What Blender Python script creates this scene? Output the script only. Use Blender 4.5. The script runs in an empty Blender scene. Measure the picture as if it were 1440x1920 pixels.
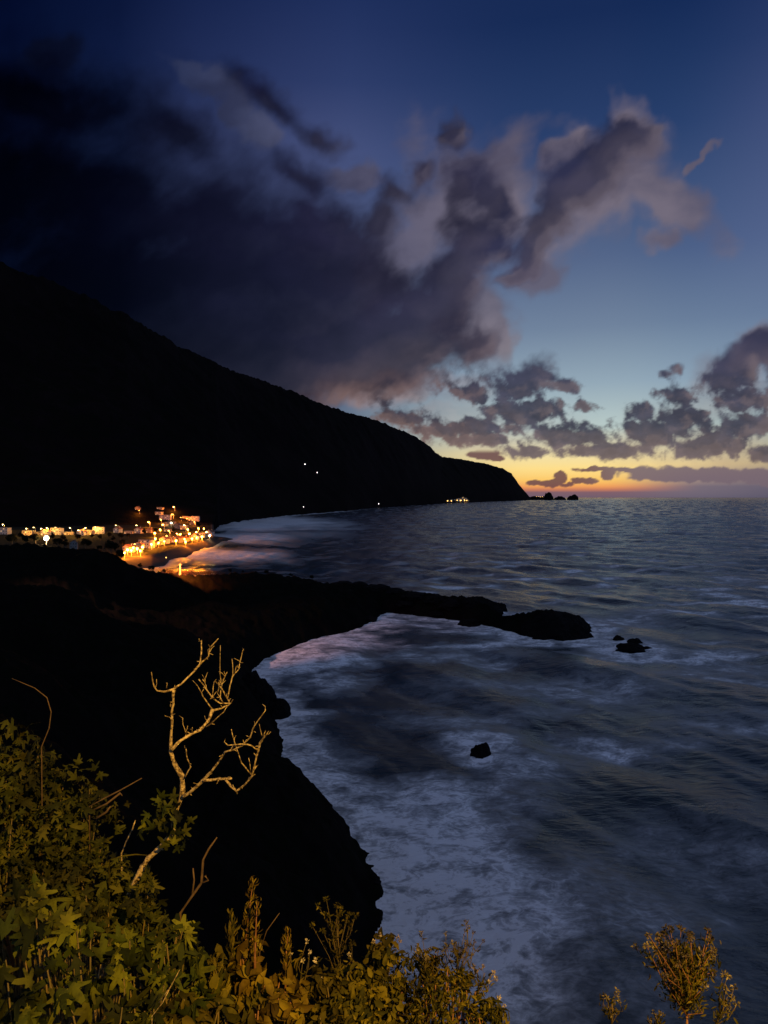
import bpy, math, random
import numpy as np
from mathutils import Vector, Matrix, Quaternion
SC = bpy.context.scene
COL = SC.collection
R = math.radians
rng = np.random.default_rng(7)
random.seed(7)

# ------------------------------------------------------------------ camera
CAM_H = 60.0
F = 1386.0                      # focal length in photo pixels (1440 x 1920)
TILT = math.atan(28 / F)
def ray(px, py):
    a = (px - 720) / F; b = (960 - py) / F
    return np.array([a, math.cos(TILT) + b * math.sin(TILT), -math.sin(TILT) + b * math.cos(TILT)])
def at(px, py, d):
    v = ray(px, py); v = v / v[1] * d
    return Vector((v[0], v[1], CAM_H + v[2]))
def sea_pt(px, py):
    v = ray(px, py); t = -CAM_H / v[2]
    return (v[0] * t, v[1] * t)
def azel(px, py):
    v = ray(px, py)
    return math.degrees(math.atan2(v[0], v[1])), math.degrees(math.atan2(v[2], math.hypot(v[0], v[1])))
cam_data = bpy.data.cameras.new('camera')
cam = bpy.data.objects.new('camera', cam_data); COL.objects.link(cam)
cam.location = (0, 0, CAM_H); cam.rotation_euler = (R(90) - TILT, 0, 0)
cam_data.sensor_fit = 'VERTICAL'; cam_data.sensor_height = 36; cam_data.sensor_width = 27
cam_data.lens = F / 1920 * 36
cam_data.clip_start = 0.1; cam_data.clip_end = 200000
SC.camera = cam
SC.view_settings.view_transform = 'Standard'; SC.view_settings.look = 'None'
SC.view_settings.exposure = 0; SC.view_settings.gamma = 1
SC.cycles.use_denoising = True
SC.cycles.max_bounces = 5; SC.cycles.diffuse_bounces = 2; SC.cycles.glossy_bounces = 3
SC.cycles.sample_clamp_indirect = 3
SC.cycles.use_light_tree = True

# ------------------------------------------------------------------ noise
_perm = np.random.default_rng(3).permutation(256); _perm = np.concatenate([_perm, _perm, _perm])
_ga = np.random.default_rng(5).uniform(0, 2 * np.pi, 256)
_gx, _gy = np.cos(_ga), np.sin(_ga)
def perlin(x, y):
    xi = np.floor(x).astype(int); yi = np.floor(y).astype(int)
    xf = x - xi; yf = y - yi
    u = xf * xf * xf * (xf * (xf * 6 - 15) + 10); v = yf * yf * yf * (yf * (yf * 6 - 15) + 10)
    def g(ix, iy, dx, dy):
        h = _perm[(_perm[ix & 255] + iy) & 255]
        return _gx[h] * dx + _gy[h] * dy
    a = g(xi, yi, xf, yf); b = g(xi + 1, yi, xf - 1, yf)
    c = g(xi, yi + 1, xf, yf - 1); d = g(xi + 1, yi + 1, xf - 1, yf - 1)
    return (a + u * (b - a) + v * ((c + u * (d - c)) - (a + u * (b - a)))) * 1.5
def fbm(x, y, oct=4, gain=.5):
    s = 0; a = 1; t = 0
    for k in range(oct):
        s = s + a * perlin(x * 2 ** k + 13.7 * k, y * 2 ** k - 7.3 * k); t += a; a *= gain
    return s / t
def ridged(x, y, oct=4):
    s = 0; a = 1; t = 0
    for k in range(oct):
        s = s + a * (1 - 2 * np.abs(perlin(x * 2 ** k + 5.1 * k, y * 2 ** k + 3.3 * k))); t += a; a *= .5
    return s / t
def sstep(a, b, x):
    t = np.clip((x - a) / (b - a), 0, 1); return t * t * (3 - 2 * t)

# ------------------------------------------------------------------ object helpers
def mesh_obj(name, verts, faces, mat=None, parent=None, smooth=False):
    me = bpy.data.meshes.new(name)
    if isinstance(faces, np.ndarray):
        verts = np.asarray(verts, dtype=np.float32); n = faces.shape[1]
        me.vertices.add(len(verts)); me.vertices.foreach_set('co', verts.ravel())
        me.loops.add(faces.size); me.loops.foreach_set('vertex_index', faces.astype(np.int32).ravel())
        me.polygons.add(len(faces)); me.polygons.foreach_set('loop_start', np.arange(0, faces.size, n, dtype=np.int32))
        me.update(calc_edges=True); me.validate()
    else:
        me.from_pydata([tuple(v) for v in verts], [], [tuple(f) for f in faces]); me.update()
    if mat: me.materials.append(mat)
    if smooth: me.polygons.foreach_set('use_smooth', [True] * len(me.polygons))
    o = bpy.data.objects.new(name, me); COL.objects.link(o)
    if parent: o.parent = parent
    return o
def empty(name, loc, rz=0):
    o = bpy.data.objects.new(name, None); COL.objects.link(o); o.location = loc; o.rotation_euler = (0, 0, rz)
    o.empty_display_size = .2
    return o
def tag(o, label=None, cat=None, group=None, kind=None):
    if label: o['label'] = label
    if cat: o['category'] = cat
    if group: o['group'] = group
    if kind: o['kind'] = kind
    return o
def copy_tree(o, parent=None):
    c = o.copy(); COL.objects.link(c); c.parent = parent
    for ch in list(o.children): copy_tree(ch, c)
    return c
class MB:
    def __init__(s): s.v = []; s.f = []
    def box(s, x0, y0, z0, x1, y1, z1):
        b = len(s.v)
        s.v += [(x0,y0,z0),(x1,y0,z0),(x1,y1,z0),(x0,y1,z0),(x0,y0,z1),(x1,y0,z1),(x1,y1,z1),(x0,y1,z1)]
        s.f += [(b,b+3,b+2,b+1),(b+4,b+5,b+6,b+7),(b,b+1,b+5,b+4),(b+1,b+2,b+6,b+5),(b+2,b+3,b+7,b+6),(b+3,b,b+4,b+7)]
        return s
    def tube(s, pts, rad, n=6, cap=True):
        pts = [Vector(p) for p in pts]
        if not hasattr(rad, '__len__'): rad = [rad] * len(pts)
        b = len(s.v); up = Vector((.13, .31, .94)).normalized()
        for i, p in enumerate(pts):
            t = (pts[min(i+1, len(pts)-1)] - pts[max(i-1, 0)])
            if t.length < 1e-9: t = Vector((0, 0, 1))
            t.normalize()
            a = t.cross(up)
            if a.length < .05: a = t.cross(Vector((1, 0, 0)))
            a.normalize(); c = t.cross(a)
            for k in range(n):
                an = 2 * math.pi * k / n
                s.v.append(tuple(p + (a * math.cos(an) + c * math.sin(an)) * rad[i]))
        for i in range(len(pts) - 1):
            for k in range(n):
                s.f.append((b+i*n+k, b+i*n+(k+1)%n, b+(i+1)*n+(k+1)%n, b+(i+1)*n+k))
        if cap:
            s.f.append(tuple(b+k for k in range(n))[::-1]); s.f.append(tuple(b+(len(pts)-1)*n+k for k in range(n)))
        return s
    def ball(s, c, r, nu=8, nv=5, sc=(1,1,1)):
        b = len(s.v)
        s.v.append((c[0], c[1], c[2]-r*sc[2]))
        for i in range(1, nv):
            ph = -math.pi/2 + math.pi*i/nv
            for k in range(nu):
                an = 2*math.pi*k/nu
                s.v.append((c[0]+r*sc[0]*math.cos(ph)*math.cos(an), c[1]+r*sc[1]*math.cos(ph)*math.sin(an), c[2]+r*sc[2]*math.sin(ph)))
        s.v.append((c[0], c[1], c[2]+r*sc[2])); e = len(s.v)-1
        for k in range(nu):
            s.f.append((b, b+1+(k+1)%nu, b+1+k)); s.f.append((e, b+1+(nv-2)*nu+k, b+1+(nv-2)*nu+(k+1)%nu))
        for i in range(nv-2):
            for k in range(nu):
                s.f.append((b+1+i*nu+k, b+1+i*nu+(k+1)%nu, b+1+(i+1)*nu+(k+1)%nu, b+1+(i+1)*nu+k))
        return s
    def prism(s, pts2, y0, y1):        # outline in x,z extruded along y
        b = len(s.v); n = len(pts2)
        s.v += [(x, y0, z) for x, z in pts2] + [(x, y1, z) for x, z in pts2]
        s.f.append(tuple(range(b, b+n))); s.f.append(tuple(range(b+2*n-1, b+n-1, -1)))
        for k in range(n): s.f.append((b+k, b+n+k, b+n+(k+1)%n, b+(k+1)%n))
        return s
    def build(s, name, mat, parent=None, smooth=False):
        return mesh_obj(name, s.v, s.f, mat, parent, smooth)

# ------------------------------------------------------------------ materials
class NT:
    def __init__(s, tree): s.t = tree; s.n = tree.nodes; s.l = tree.links
    def new(s, t, **kw):
        n = s.n.new(t)
        for k, v in kw.items(): setattr(n, k, v)
        return n
    def put(s, sock, v):
        if v is None: return
        if isinstance(v, bpy.types.NodeSocket): s.l.new(v, sock)
        else: sock.default_value = v
    def math(s, op, a, b=None, c=None, clamp=False):
        n = s.new('ShaderNodeMath', operation=op, use_clamp=clamp)
        s.put(n.inputs[0], a); s.put(n.inputs[1], b); s.put(n.inputs[2], c); return n.outputs[0]
    def vmath(s, op, a, b=None, out=0):
        n = s.new('ShaderNodeVectorMath', operation=op)
        s.put(n.inputs[0], a); s.put(n.inputs[1], b); return n.outputs[out]
    def noise(s, vec, scale, detail=4, rough=.5, dist=0, dim='3D', color=False):
        n = s.new('ShaderNodeTexNoise', noise_dimensions=dim)
        s.put(n.inputs['Vector'], vec); n.inputs['Scale'].default_value = scale; n.inputs['Detail'].default_value = detail
        n.inputs['Roughness'].default_value = rough; n.inputs['Distortion'].default_value = dist
        return n.outputs['Color' if color else 'Fac']
    def ramp(s, fac, stops, interp='LINEAR'):
        n = s.new('ShaderNodeValToRGB'); cr = n.color_ramp; cr.interpolation = interp
        while len(cr.elements) < len(stops): cr.elements.new(.5)
        for e, (p, c) in zip(cr.elements, sorted(stops, key=lambda q: q[0])):
            e.position = p; e.color = (*c, 1) if len(c) == 3 else c
        s.put(n.inputs[0], fac); return n.outputs[0]
    def mix(s, fac, a, b, mode='MIX'):
        n = s.new('ShaderNodeMix', data_type='RGBA', blend_type=mode)
        s.put(n.inputs[0], fac); s.put(n.inputs[6], a if isinstance(a, bpy.types.NodeSocket) else (*a, 1))
        s.put(n.inputs[7], b if isinstance(b, bpy.types.NodeSocket) else (*b, 1)); return n.outputs[2]
    def maprange(s, v, a, b, c=0., d=1., mode='SMOOTHSTEP'):
        n = s.new('ShaderNodeMapRange', interpolation_type=mode)
        s.put(n.inputs[0], v); n.inputs[1].default_value = a; n.inputs[2].default_value = b
        n.inputs[3].default_value = c; n.inputs[4].default_value = d; return n.outputs[0]
def material(name):
    m = bpy.data.materials.new(name); m.use_nodes = True
    return m, NT(m.node_tree), m.node_tree.nodes['Principled BSDF']
def bump(nt, bsdf, h, dist, strength=1):
    b = nt.new('ShaderNodeBump'); b.inputs['Distance'].default_value = dist; b.inputs['Strength'].default_value = strength
    nt.put(b.inputs['Height'], h); nt.l.new(b.outputs[0], bsdf.inputs['Normal']); return b
def simple_mat(name, c1, c2, scale, rough=.8, bd=0., spec=.3, detail=5, coord='Object'):
    m, nt, b = material(name)
    tc = nt.new('ShaderNodeTexCoord').outputs[coord]
    n = nt.noise(tc, scale, detail, .6)
    f = nt.maprange(n, .35, .65)
    nt.l.new(nt.mix(f, c1, c2), b.inputs['Base Color'])
    b.inputs['Roughness'].default_value = rough; b.inputs['Specular IOR Level'].default_value = spec
    if bd: bump(nt, b, n, bd)
    return m
def glow_mat(name, col, strength):
    m, nt, b = material(name)
    b.inputs['Base Color'].default_value = (.8, .75, .6, 1)
    b.inputs['Emission Color'].default_value = (*col, 1); b.inputs['Emission Strength'].default_value = strength
    return m

# ------------------------------------------------------------------ sky dome
CLOUD_DARK = [
 (-60,330,520,300,15),(200,390,360,210,18),(120,200,330,90,12),(250,600,480,230,8),(450,440,320,180,22),(420,560,320,140,12),(600,420,130,70,30),(330,250,190,70,28),(620,500,190,110,18),(600,575,270,120,5),(640,690,270,80,-3),
 (560,345,100,48,24),(515,200,125,38,36),(600,265,50,36,40),(780,650,150,62,-8),(850,530,78,75),(790,575,90,80),(700,420,70,60),
 (872,345,40,70,20),(925,380,60,100,-12),(860,250,26,34),(795,325,50,24,-35),(900,450,74,75),(720,370,50,36),
 (1075,345,105,74,-20),(1150,295,80,60,-30),(1015,425,85,50,-50),(975,500,60,26,-60),
 (975,715,84,50,-15),(885,738,50,20),(1062,722,32,20),(985,770,105,32),(860,802,150,26),(755,785,70,24),(900,826,90,16),
 (1050,815,70,38),(985,846,62,18),(1115,818,50,26),(1245,805,130,46,-12),(1150,843,120,24),(1330,835,110,30),(1395,800,70,34),
 (1375,695,90,46,-25),(1460,670,70,46),(1400,750,80,36),(1262,684,16,14,-20),(1244,697,18,9),(1100,765,40,12),(1200,775,36,24),(1270,745,50,26),(1440,850,60,20)]
CLOUD_SMALL = [
 (1330,890,170,16,2),(1240,892,70,11),(1470,895,110,20),(1138,887,13,15,30),(1112,878,40,5),(1052,893,10,10),(1030,905,26,7),(1085,900,15,6),(1062,908,16,5),(1105,902,18,5),
 (905,850,34,10),(1000,905,16,6),(1180,880,34,5),(930,858,20,6)]
CLOUD_PALE = [
 (745,480,150,95,-10),(810,400,90,64),(498,262,46,34,40),(660,335,60,28),(390,150,90,24,30),(455,215,60,26,50),(1190,240,64,58,35),(1265,395,125,62,38),(1245,450,62,36),(1310,292,40,9,-35),
 (1050,290,64,28,-30),(895,600,90,72,-40),(930,620,42,50,10),(1000,505,60,46,-45),(105,118,60,36),(740,735,190,36),(1440,655,70,44),(1380,730,120,60),
 (1110,350,160,100,-25),(890,370,140,130),(1060,840,150,22),(1280,835,170,34),(900,800,190,40),(1300,760,120,40,-12)]
def cloud_field(U, V_, ells, wav, nlen, amp, warp, gain=.5, oct=6, soft=.1, streak=1.7):
    wu = U + warp*fbm(U/wav, V_/wav, 3) + warp*.35*fbm(U/wav*4+7, V_/wav*4, 3)
    wv = V_ + warp*.8*fbm(U/wav+31, V_/wav+17, 3) + warp*.3*fbm(U/wav*4+3, V_/wav*4+9, 3)
    acc = np.full(U.shape, -3.)
    for e in ells:
        cx, cy, rx, ry = e[:4]; a = R(e[4]) if len(e) > 4 else 0
        dx, dy = wu-cx, wv-cy; c, s_ = math.cos(a), math.sin(a)
        q = 1 - np.sqrt(((dx*c+dy*s_)/rx)**2 + ((-dx*s_+dy*c)/ry)**2)
        q = np.maximum(q, -3)
        h = np.maximum(soft-np.abs(acc-q), 0)/soft
        acc = np.maximum(acc, q) + h*h*soft/4
    c, s_ = math.cos(R(-36)), math.sin(R(-36))               # the high cloud is swept up to the right
    ur, vr = (wu*.5+U*.5)*c + (wv*.5+V_*.5)*s_, -(wu*.5+U*.5)*s_ + (wv*.5+V_*.5)*c
    return acc + amp*(fbm(ur/(nlen*streak)+50, vr/nlen, oct, gain) + .25*ridged(ur/(nlen*streak*1.3)+5, vr/nlen/1.1, 4))
az_k = np.concatenate([np.arange(-180, -33, 3.), np.arange(-33, 33, .11), np.arange(33, 181, 3.)])
el_k = np.concatenate([np.arange(-6, -.2, 1.), np.arange(-.2, 8, .07), np.arange(8, 37, .12), np.arange(37, 88, 3.), [89.9]])
KA, KE = np.meshgrid(np.radians(az_k), np.radians(el_k))
dxk, dyk, dzk = np.sin(KA)*np.cos(KE), np.cos(KA)*np.cos(KE), np.sin(KE)
yq = np.maximum(dyk, .35)
KU = 720 + F*dxk/yq; KV = 932 - F*dzk/yq
front = sstep(56, 38, np.abs(np.degrees(KA)))*sstep(62, 46, np.degrees(KE))
hi_ = sstep(780, 300, KV)*sstep(1250, 500, KU)               # softer cloud up and to the left
lowf = sstep(640, 760, KV)*sstep(800, 900, KU + (KV-640)*.6)
lowf = np.maximum(lowf, sstep(720, 780, KV)*sstep(640, 720, KU))
def fdark(U, V_):
    a = cloud_field(U, V_, CLOUD_DARK, 150, 92, .74 - .40*sstep(820, 480, U+(V_-400)*.3), 46, .53, 8, .34)
    b = cloud_field(U, V_, [(e[0], e[1], e[2]*.93, e[3]*.93) + tuple(e[4:]) for e in CLOUD_DARK if e[1] > 600], 60, 34, .95, 15, .62, 7, .05, .9) - .07
    return (a + .17*sstep(900, 600, U+(V_-400)*.5))*(1-lowf) + b*lowf
A0 = fdark(KU, KV)
wdt = .46 + .62*hi_
kdark = sstep(-.04, wdt, A0)*front
A1 = fdark(KU+15, KV+20); A2 = fdark(KU+45, KV+50)
krim = (1-.3*lowf)*np.clip(sstep(-.04, wdt, A0)*(1-sstep(-.1, .5, A1)) + .5*np.clip((A0-A2), 0, 1), 0, 1)
kthick = sstep(.15, .95, A0)
B0 = cloud_field(KU, KV, CLOUD_PALE, 150, 120, .75, 50, .48, 6)
kpale = sstep(-.12, .62, B0)*front*(1-.72*lowf)
S0 = cloud_field(KU, KV, CLOUD_SMALL, 30, 26, .55, 7, .5, 4)
ksmall = sstep(-.02, .3, S0)*front*sstep(840, 850, KV)
kvar = .5 + .5*fbm(KU/210+4, KV/120+8, 6, .5)*(1-.5*lowf) + .42*lowf*fbm(KU/46, KV/24, 6, .6)
DOME = 88000.
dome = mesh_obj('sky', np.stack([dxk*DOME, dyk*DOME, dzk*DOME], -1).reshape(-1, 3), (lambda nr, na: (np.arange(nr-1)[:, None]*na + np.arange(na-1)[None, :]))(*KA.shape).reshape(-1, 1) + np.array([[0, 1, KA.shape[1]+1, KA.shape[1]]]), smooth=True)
tag(dome, 'dusk sky with dark cloud banks and a glowing orange horizon', kind='structure')
for nm, arr in (('dark', kdark), ('rim', krim), ('thick', kthick), ('pale', kpale), ('small', ksmall), ('vary', kvar)):
    q = dome.data.attributes.new(nm, 'FLOAT', 'POINT'); q.data.foreach_set('value', arr.reshape(-1).astype(np.float32))
m_sky = bpy.data.materials.new('sky_air'); m_sky.use_nodes = True
W = NT(m_sky.node_tree); W.n.clear()
def K(nm): return W.new('ShaderNodeAttribute', attribute_name=nm).outputs['Fac']
sep = W.new('ShaderNodeSeparateXYZ'); W.l.new(W.vmath('NORMALIZE', W.new('ShaderNodeNewGeometry').outputs['Position']), sep.inputs[0])
X, Y, Z = sep.outputs
AZ = W.math('MULTIPLY', W.math('ARCTAN2', X, Y), 180 / math.pi)
EL = W.math('MULTIPLY', W.math('ARCSINE', Z), 180 / math.pi)
def srgb(r, g, b):
    return tuple(((c / 255) / 12.92 if c / 255 <= .04045 else ((c / 255 + .055) / 1.055) ** 2.4) for c in (r, g, b))
sqe = W.math('SQRT', W.math('DIVIDE', W.math('MAXIMUM', EL, 0), 60))
def st(el): return math.sqrt(max(el, 0) / 60)
warm = W.ramp(sqe, [(st(0), srgb(104,92,110)), (st(.4), srgb(128,96,106)), (st(.62), srgb(204,126,92)), (st(.85), srgb(243,162,92)), (st(1.3), srgb(253,200,104)), (st(2.2), srgb(254,222,140)),
                    (st(3.4), srgb(240,224,172)), (st(5.2), srgb(186,203,200)), (st(8.5), srgb(147,168,183)), (st(12.5), srgb(112,131,157)), (st(17.3), srgb(84,102,137)),
                    (st(25), srgb(42,64,108)), (st(32), srgb(23,43,86)), (st(42), srgb(24,38,78)), (1, srgb(80,78,92))])
cool = W.ramp(sqe, [(0, srgb(60,66,90)), (st(2), srgb(66,76,104)), (st(8), srgb(76,90,124)), (st(8.1), srgb(112,136,166)), (st(13), srgb(98,116,152)), (st(18), srgb(90,102,144)), (st(25), srgb(78,88,132)), (st(29), srgb(52,66,112)), (st(34), srgb(34,50,96)), (1, srgb(80,78,92))])
sun_az = math.degrees(math.atan2((1090-720)/F, 1))
dz = W.math('ABSOLUTE', W.math('SUBTRACT', AZ, sun_az))
warm_r = W.ramp(sqe, [(st(0), srgb(104,96,114)), (st(.8), srgb(126,112,122)), (st(1.5), srgb(178,152,136)), (st(2.4), srgb(236,208,150)), (st(3.4), srgb(236,222,176)), (st(5.2), srgb(184,200,196)),
                    (st(8.5), srgb(142,164,182)), (st(12.5), srgb(106,127,155)), (st(17.3), srgb(74,95,134)), (st(25), srgb(36,62,106)), (st(32), srgb(17,40,84)), (st(42), srgb(24,38,78)), (1, srgb(80,78,92))])
warm = W.mix(W.maprange(AZ, 16, 23.5), warm, warm_r)
sky = W.mix(W.maprange(dz, 3, 24, 1., 0.), cool, warm)
AZF = W.maprange(AZ, -40, 10, 0., 1., 'LINEAR')
dark = W.ramp(AZF, [(0, (.03,.05,.10)), (.27, (.04,.08,.16)), (.41, (.14,.2,.3)), (.52, (.42,.47,.56)), (.75, (.9,.92,.94)), (1, (1,1,1))])
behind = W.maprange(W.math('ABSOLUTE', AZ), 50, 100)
dark = W.mix(behind, dark, (2.5,2.75,2.55))  # unseen sky behind the camera, brightened to light the foam
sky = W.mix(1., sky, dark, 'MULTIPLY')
hor = W.maprange(EL, 2, 15, 1., 0.)
vary = K('vary')
cdark = W.ramp(AZF, [(0, srgb(0,0,2)), (.27, srgb(0,0,2)), (.41, srgb(1,1,9)), (.52, srgb(7,7,24)), (.62, srgb(18,18,40)), (.7, srgb(26,25,47)), (.8, srgb(36,35,56)), (.92, srgb(44,43,64)), (1, srgb(40,43,70))])
cdark = W.mix(W.math('MULTIPLY', hor, .9), cdark, W.ramp(AZF, [(.25, srgb(1,0,3)), (.42, srgb(4,2,8)), (.58, srgb(26,22,34)), (.7, srgb(46,42,54)), (.8, srgb(60,58,70)), (1, srgb(74,73,88))]))
cdark = W.mix(1., cdark, W.ramp(vary, [(.32, (.7,.7,.74)), (.5, (1,1,1)), (.7, (1.45,1.38,1.35))]), 'MULTIPLY')
clight = W.mix(hor, W.ramp(AZF, [(.1, srgb(4,6,18)), (.36, srgb(16,22,46)), (.5, srgb(50,58,90)), (.62, srgb(76,80,108)), (.77, srgb(90,86,106)), (1, srgb(124,112,122))]),
               W.ramp(AZF, [(.4, srgb(40,36,48)), (.62, srgb(92,82,92)), (.74, srgb(186,144,122)), (.92, srgb(186,146,128)), (1, srgb(165,138,128))]))
cA = W.mix(W.math('MULTIPLY', K('rim'), .5), cdark, clight)
cA = W.mix(W.math('MULTIPLY', K('thick'), .35), cA, W.mix(1., cdark, (.7,.7,.75), 'MULTIPLY'))
skyc = W.mix(W.math('MULTIPLY', K('pale'), .78), sky, W.mix(W.maprange(vary, .35, .65, .0, .45), clight, cdark))
skyc = W.mix(W.math('MULTIPLY', K('dark'), .95), skyc, cA)
skyc = W.mix(W.math('MULTIPLY', K('small'), .93), skyc, W.mix(W.maprange(AZ, 14, 19), srgb(108,74,78), srgb(118,102,112)))
em = W.new('ShaderNodeEmission'); W.l.new(skyc, em.inputs[0])
wo = W.new('ShaderNodeOutputMaterial'); W.l.new(em.outputs[0], wo.inputs[0])
m_sky.cycles.emission_sampling = 'NONE'
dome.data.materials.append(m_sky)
# world behind the dome: the physical twilight sky, sun just below the horizon beyond the cape
world = bpy.data.worlds.new('World'); SC.world = world; world.use_nodes = True
Wn = NT(world.node_tree); bgn = world.node_tree.nodes['Background']
nish = Wn.new('ShaderNodeTexSky', sky_type='NISHITA'); nish.sun_disc = False
nish.sun_elevation = R(-3.5); nish.sun_rotation = R(sun_az)
Wn.l.new(nish.outputs[0], bgn.inputs[0]); bgn.inputs[1].default_value = .05
# ------------------------------------------------------------------ land height
def S(px, py): return sea_pt(px, py)
COAST = [(500,-260),(200,-20),(95,50),(52,66),(40,60),(22,62),(8,72),(-1,88)] + [S(*q) for q in
 [(672,1750),(690,1665),(672,1615),(645,1560),(604,1500),(560,1478),(524,1425),(514,1385),(500,1340),(470,1300),(455,1262),
  (474,1243),(520,1222),(580,1203),(650,1180),(690,1166),(722,1149),(770,1153),(830,1160),(880,1167),(930,1176),(960,1183),(1000,1192),(1040,1197),(1075,1195),(1104,1184),
  (1104,1174),(1060,1162),(1000,1165),(960,1172),(930,1163),(880,1142),(820,1134),(760,1124),(680,1112),(622,1103),(560,1096),(480,1090),(400,1085),(330,1081),(250,1078)]] + \
 [(-260,640),(-600,700),(-2000,600),(-2000,-260)]
COAST = np.array(COAST)
def sdf_poly(x, y, poly):
    """positive inside"""
    d = np.full(x.shape, 1e18); inside = np.zeros(x.shape, bool)
    n = len(poly)
    for i in range(n):
        ax, ay = poly[i]; bx, by = poly[(i+1) % n]
        ex, ey = bx-ax, by-ay
        t = np.clip(((x-ax)*ex + (y-ay)*ey) / (ex*ex+ey*ey), 0, 1)
        d = np.minimum(d, (x-ax-t*ex)**2 + (y-ay-t*ey)**2)
        c = ((ay > y) != (by > y)) & (x < (bx-ax)*(y-ay)/((by-ay) if by != ay else 1e-9)+ax)
        inside ^= c
    return np.where(inside, 1, -1) * np.sqrt(d)
def P3(px, py, d):
    v = at(px, py, d); return (v.x, v.y, v.z)
CTRL = [P3(*q) for q in [(-120,1012,330),(0,1026,330),(60,1022,325),(130,1032,320),(190,1032,300),(235,1060,350),(270,1074,380),(340,1080,400),(420,1078,420),(480,1075,420),(560,1084,430),(605,1096,440),
  (640,1098,440),(680,1099,410),(760,1110,385),(850,1121,365),(890,1124,355),(925,1142,347),(945,1158,340),(965,1156,337),(1000,1150,335),(1035,1146,335),(1065,1150,333),(1090,1160,331)]]
CTRL += [(0,0,75),(-15,-20,75),(20,-20,75),(-60,20,66),(-50,60,48),(-70,105,38),(-100,200,34),(-55,150,20),(-75,230,18),(-130,250,36),(-200,120,60),(50,-50,75),(110,0,60),(-320,300,52),(-300,100,80),(-120,310,22),(-90,290,14),(-400,420,60),
         (-10,150,14),(-20,110,18),(-60,260,10), (-70,330,9),(-40,350,10)]
CTRL = np.array(CTRL)
SKYL = np.array([(-600,975),(-300,1000),(0,1026),(60,1022),(130,1030),(190,1034),(220,1047),(240,1062),(270,1071),(300,1077),(340,1083),(420,1079),(480,1076),(560,1085),(605,1097),(640,1099),(680,1100),(760,1112),(850,1121),(890,1124),(925,1142),(945,1158),(965,1156),(1000,1150),(1035,1146),(1090,1160)], float)
def near_height(x, y):
    jag = 3.2*fbm(x/14, y/14, 4) + 5*fbm(x/45+9, y/45, 3)
    amp = sstep(60, 130, np.hypot(x, y))
    jag = jag + 2.4*ridged(x/8+3, y/8, 4)
    d = sdf_poly(x, y, COAST) + jag*.45*amp
    w = 0; m = 0
    for cx, cy, cz in CTRL:
        k = 1/((x-cx)**2 + (y-cy)**2 + 60)**1.9
        w = w + k; m = m + k*cz
    M = np.maximum(m/w, 2.5)
    s = 1.15
    h = np.where(d > 0, M*np.tanh(s*d/M), d*.7)
    rock = ridged(x/9, y/9, 6) + .6*ridged(x/23+5, y/23, 3)
    h = h + np.where(d > -2, rock*np.minimum(np.abs(d)*.2+.4, 1.9)*sstep(20, 60, np.hypot(x, y)), 0)
    h = h + fbm(x/60, y/60, 3)*np.clip(d, 0, 30)*.12*sstep(30, 90, np.hypot(x, y))
    # the skyline of the near land: nothing of it stands above this line of sight
    pxn = 720 + F*np.clip(x/np.maximum(y, 1), -2, 2)
    capl = CAM_H - (np.interp(pxn, SKYL[:,0], SKYL[:,1])-932 - 5*ridged(pxn/34, pxn*0+.3, 3) - 3.5*ridged(pxn/11, pxn*0+5.7, 3) + 2)/F*y + .5*ridged(x/7, y/7, 4)
    h = np.where((y > 140) & (y < 620), np.minimum(h, np.maximum(capl, .4 + np.minimum(d, 3)*.3)), h)
    # the steep bank that falls away in front of the path
    az = np.degrees(np.arctan2(x, np.maximum(y, .01)))
    r = np.hypot(x, y)
    slope = 1.25 - .70*sstep(-3, -26, az)
    cap = 58.35 - slope*np.maximum(y - 1.3, 0)*sstep(0, 1.5, y)
    k = sstep(75, 35, r)
    h = np.where(k > 0, h*(1-k) + np.minimum(h, cap)*k, h)
    h = np.where((r < 9) & (y < 6), np.minimum(h, cap + .12*fbm(x*1.3, y*1.3, 3)*sstep(.5, 2, y)), h)
    return h
# far shore and mountain, described by bearing (photo column), shore range and ridge line
SHORE = np.array([(-900,600),(-200,600),(230,600),(285,632),(310,668),(340,735),(370,812),(400,915),(425,1005),(438,1048)], float)
BAYX = 408.0
SH2 = np.array([(396,1262),(404,1400),(414,1560),(430,1690),(500,2100),(560,2500),(600,2770),(650,3150),(700,4000),(760,4900),(800,5900),(850,7600),(880,8300),(940,10500),(985,13200),(1000,15500),(1004,16200)], float)
RIDGE = np.array([(-1500,360),(-900,380),(-300,400),(-100,440),(0,490),(60,515),(130,540),(180,562),(240,592),(290,622),(340,652),(380,668),(420,690),(470,706),(520,724),(560,738),(600,756),(660,776),(690,782),(720,793),(760,810),(790,826),(815,845),(828,857),(850,858),(880,864),(915,870),(945,879),(960,887),(970,903),(980,918),(990,930),(999,935.5),(1004,938)], float)
RDIST = np.array([(-1500,2300),(0,2300),(240,2800),(420,3600),(600,4900),(720,6500),(815,8800),(828,10500),(850,11000),(945,13500),(985,15300),(1004,16700)], float)
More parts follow.
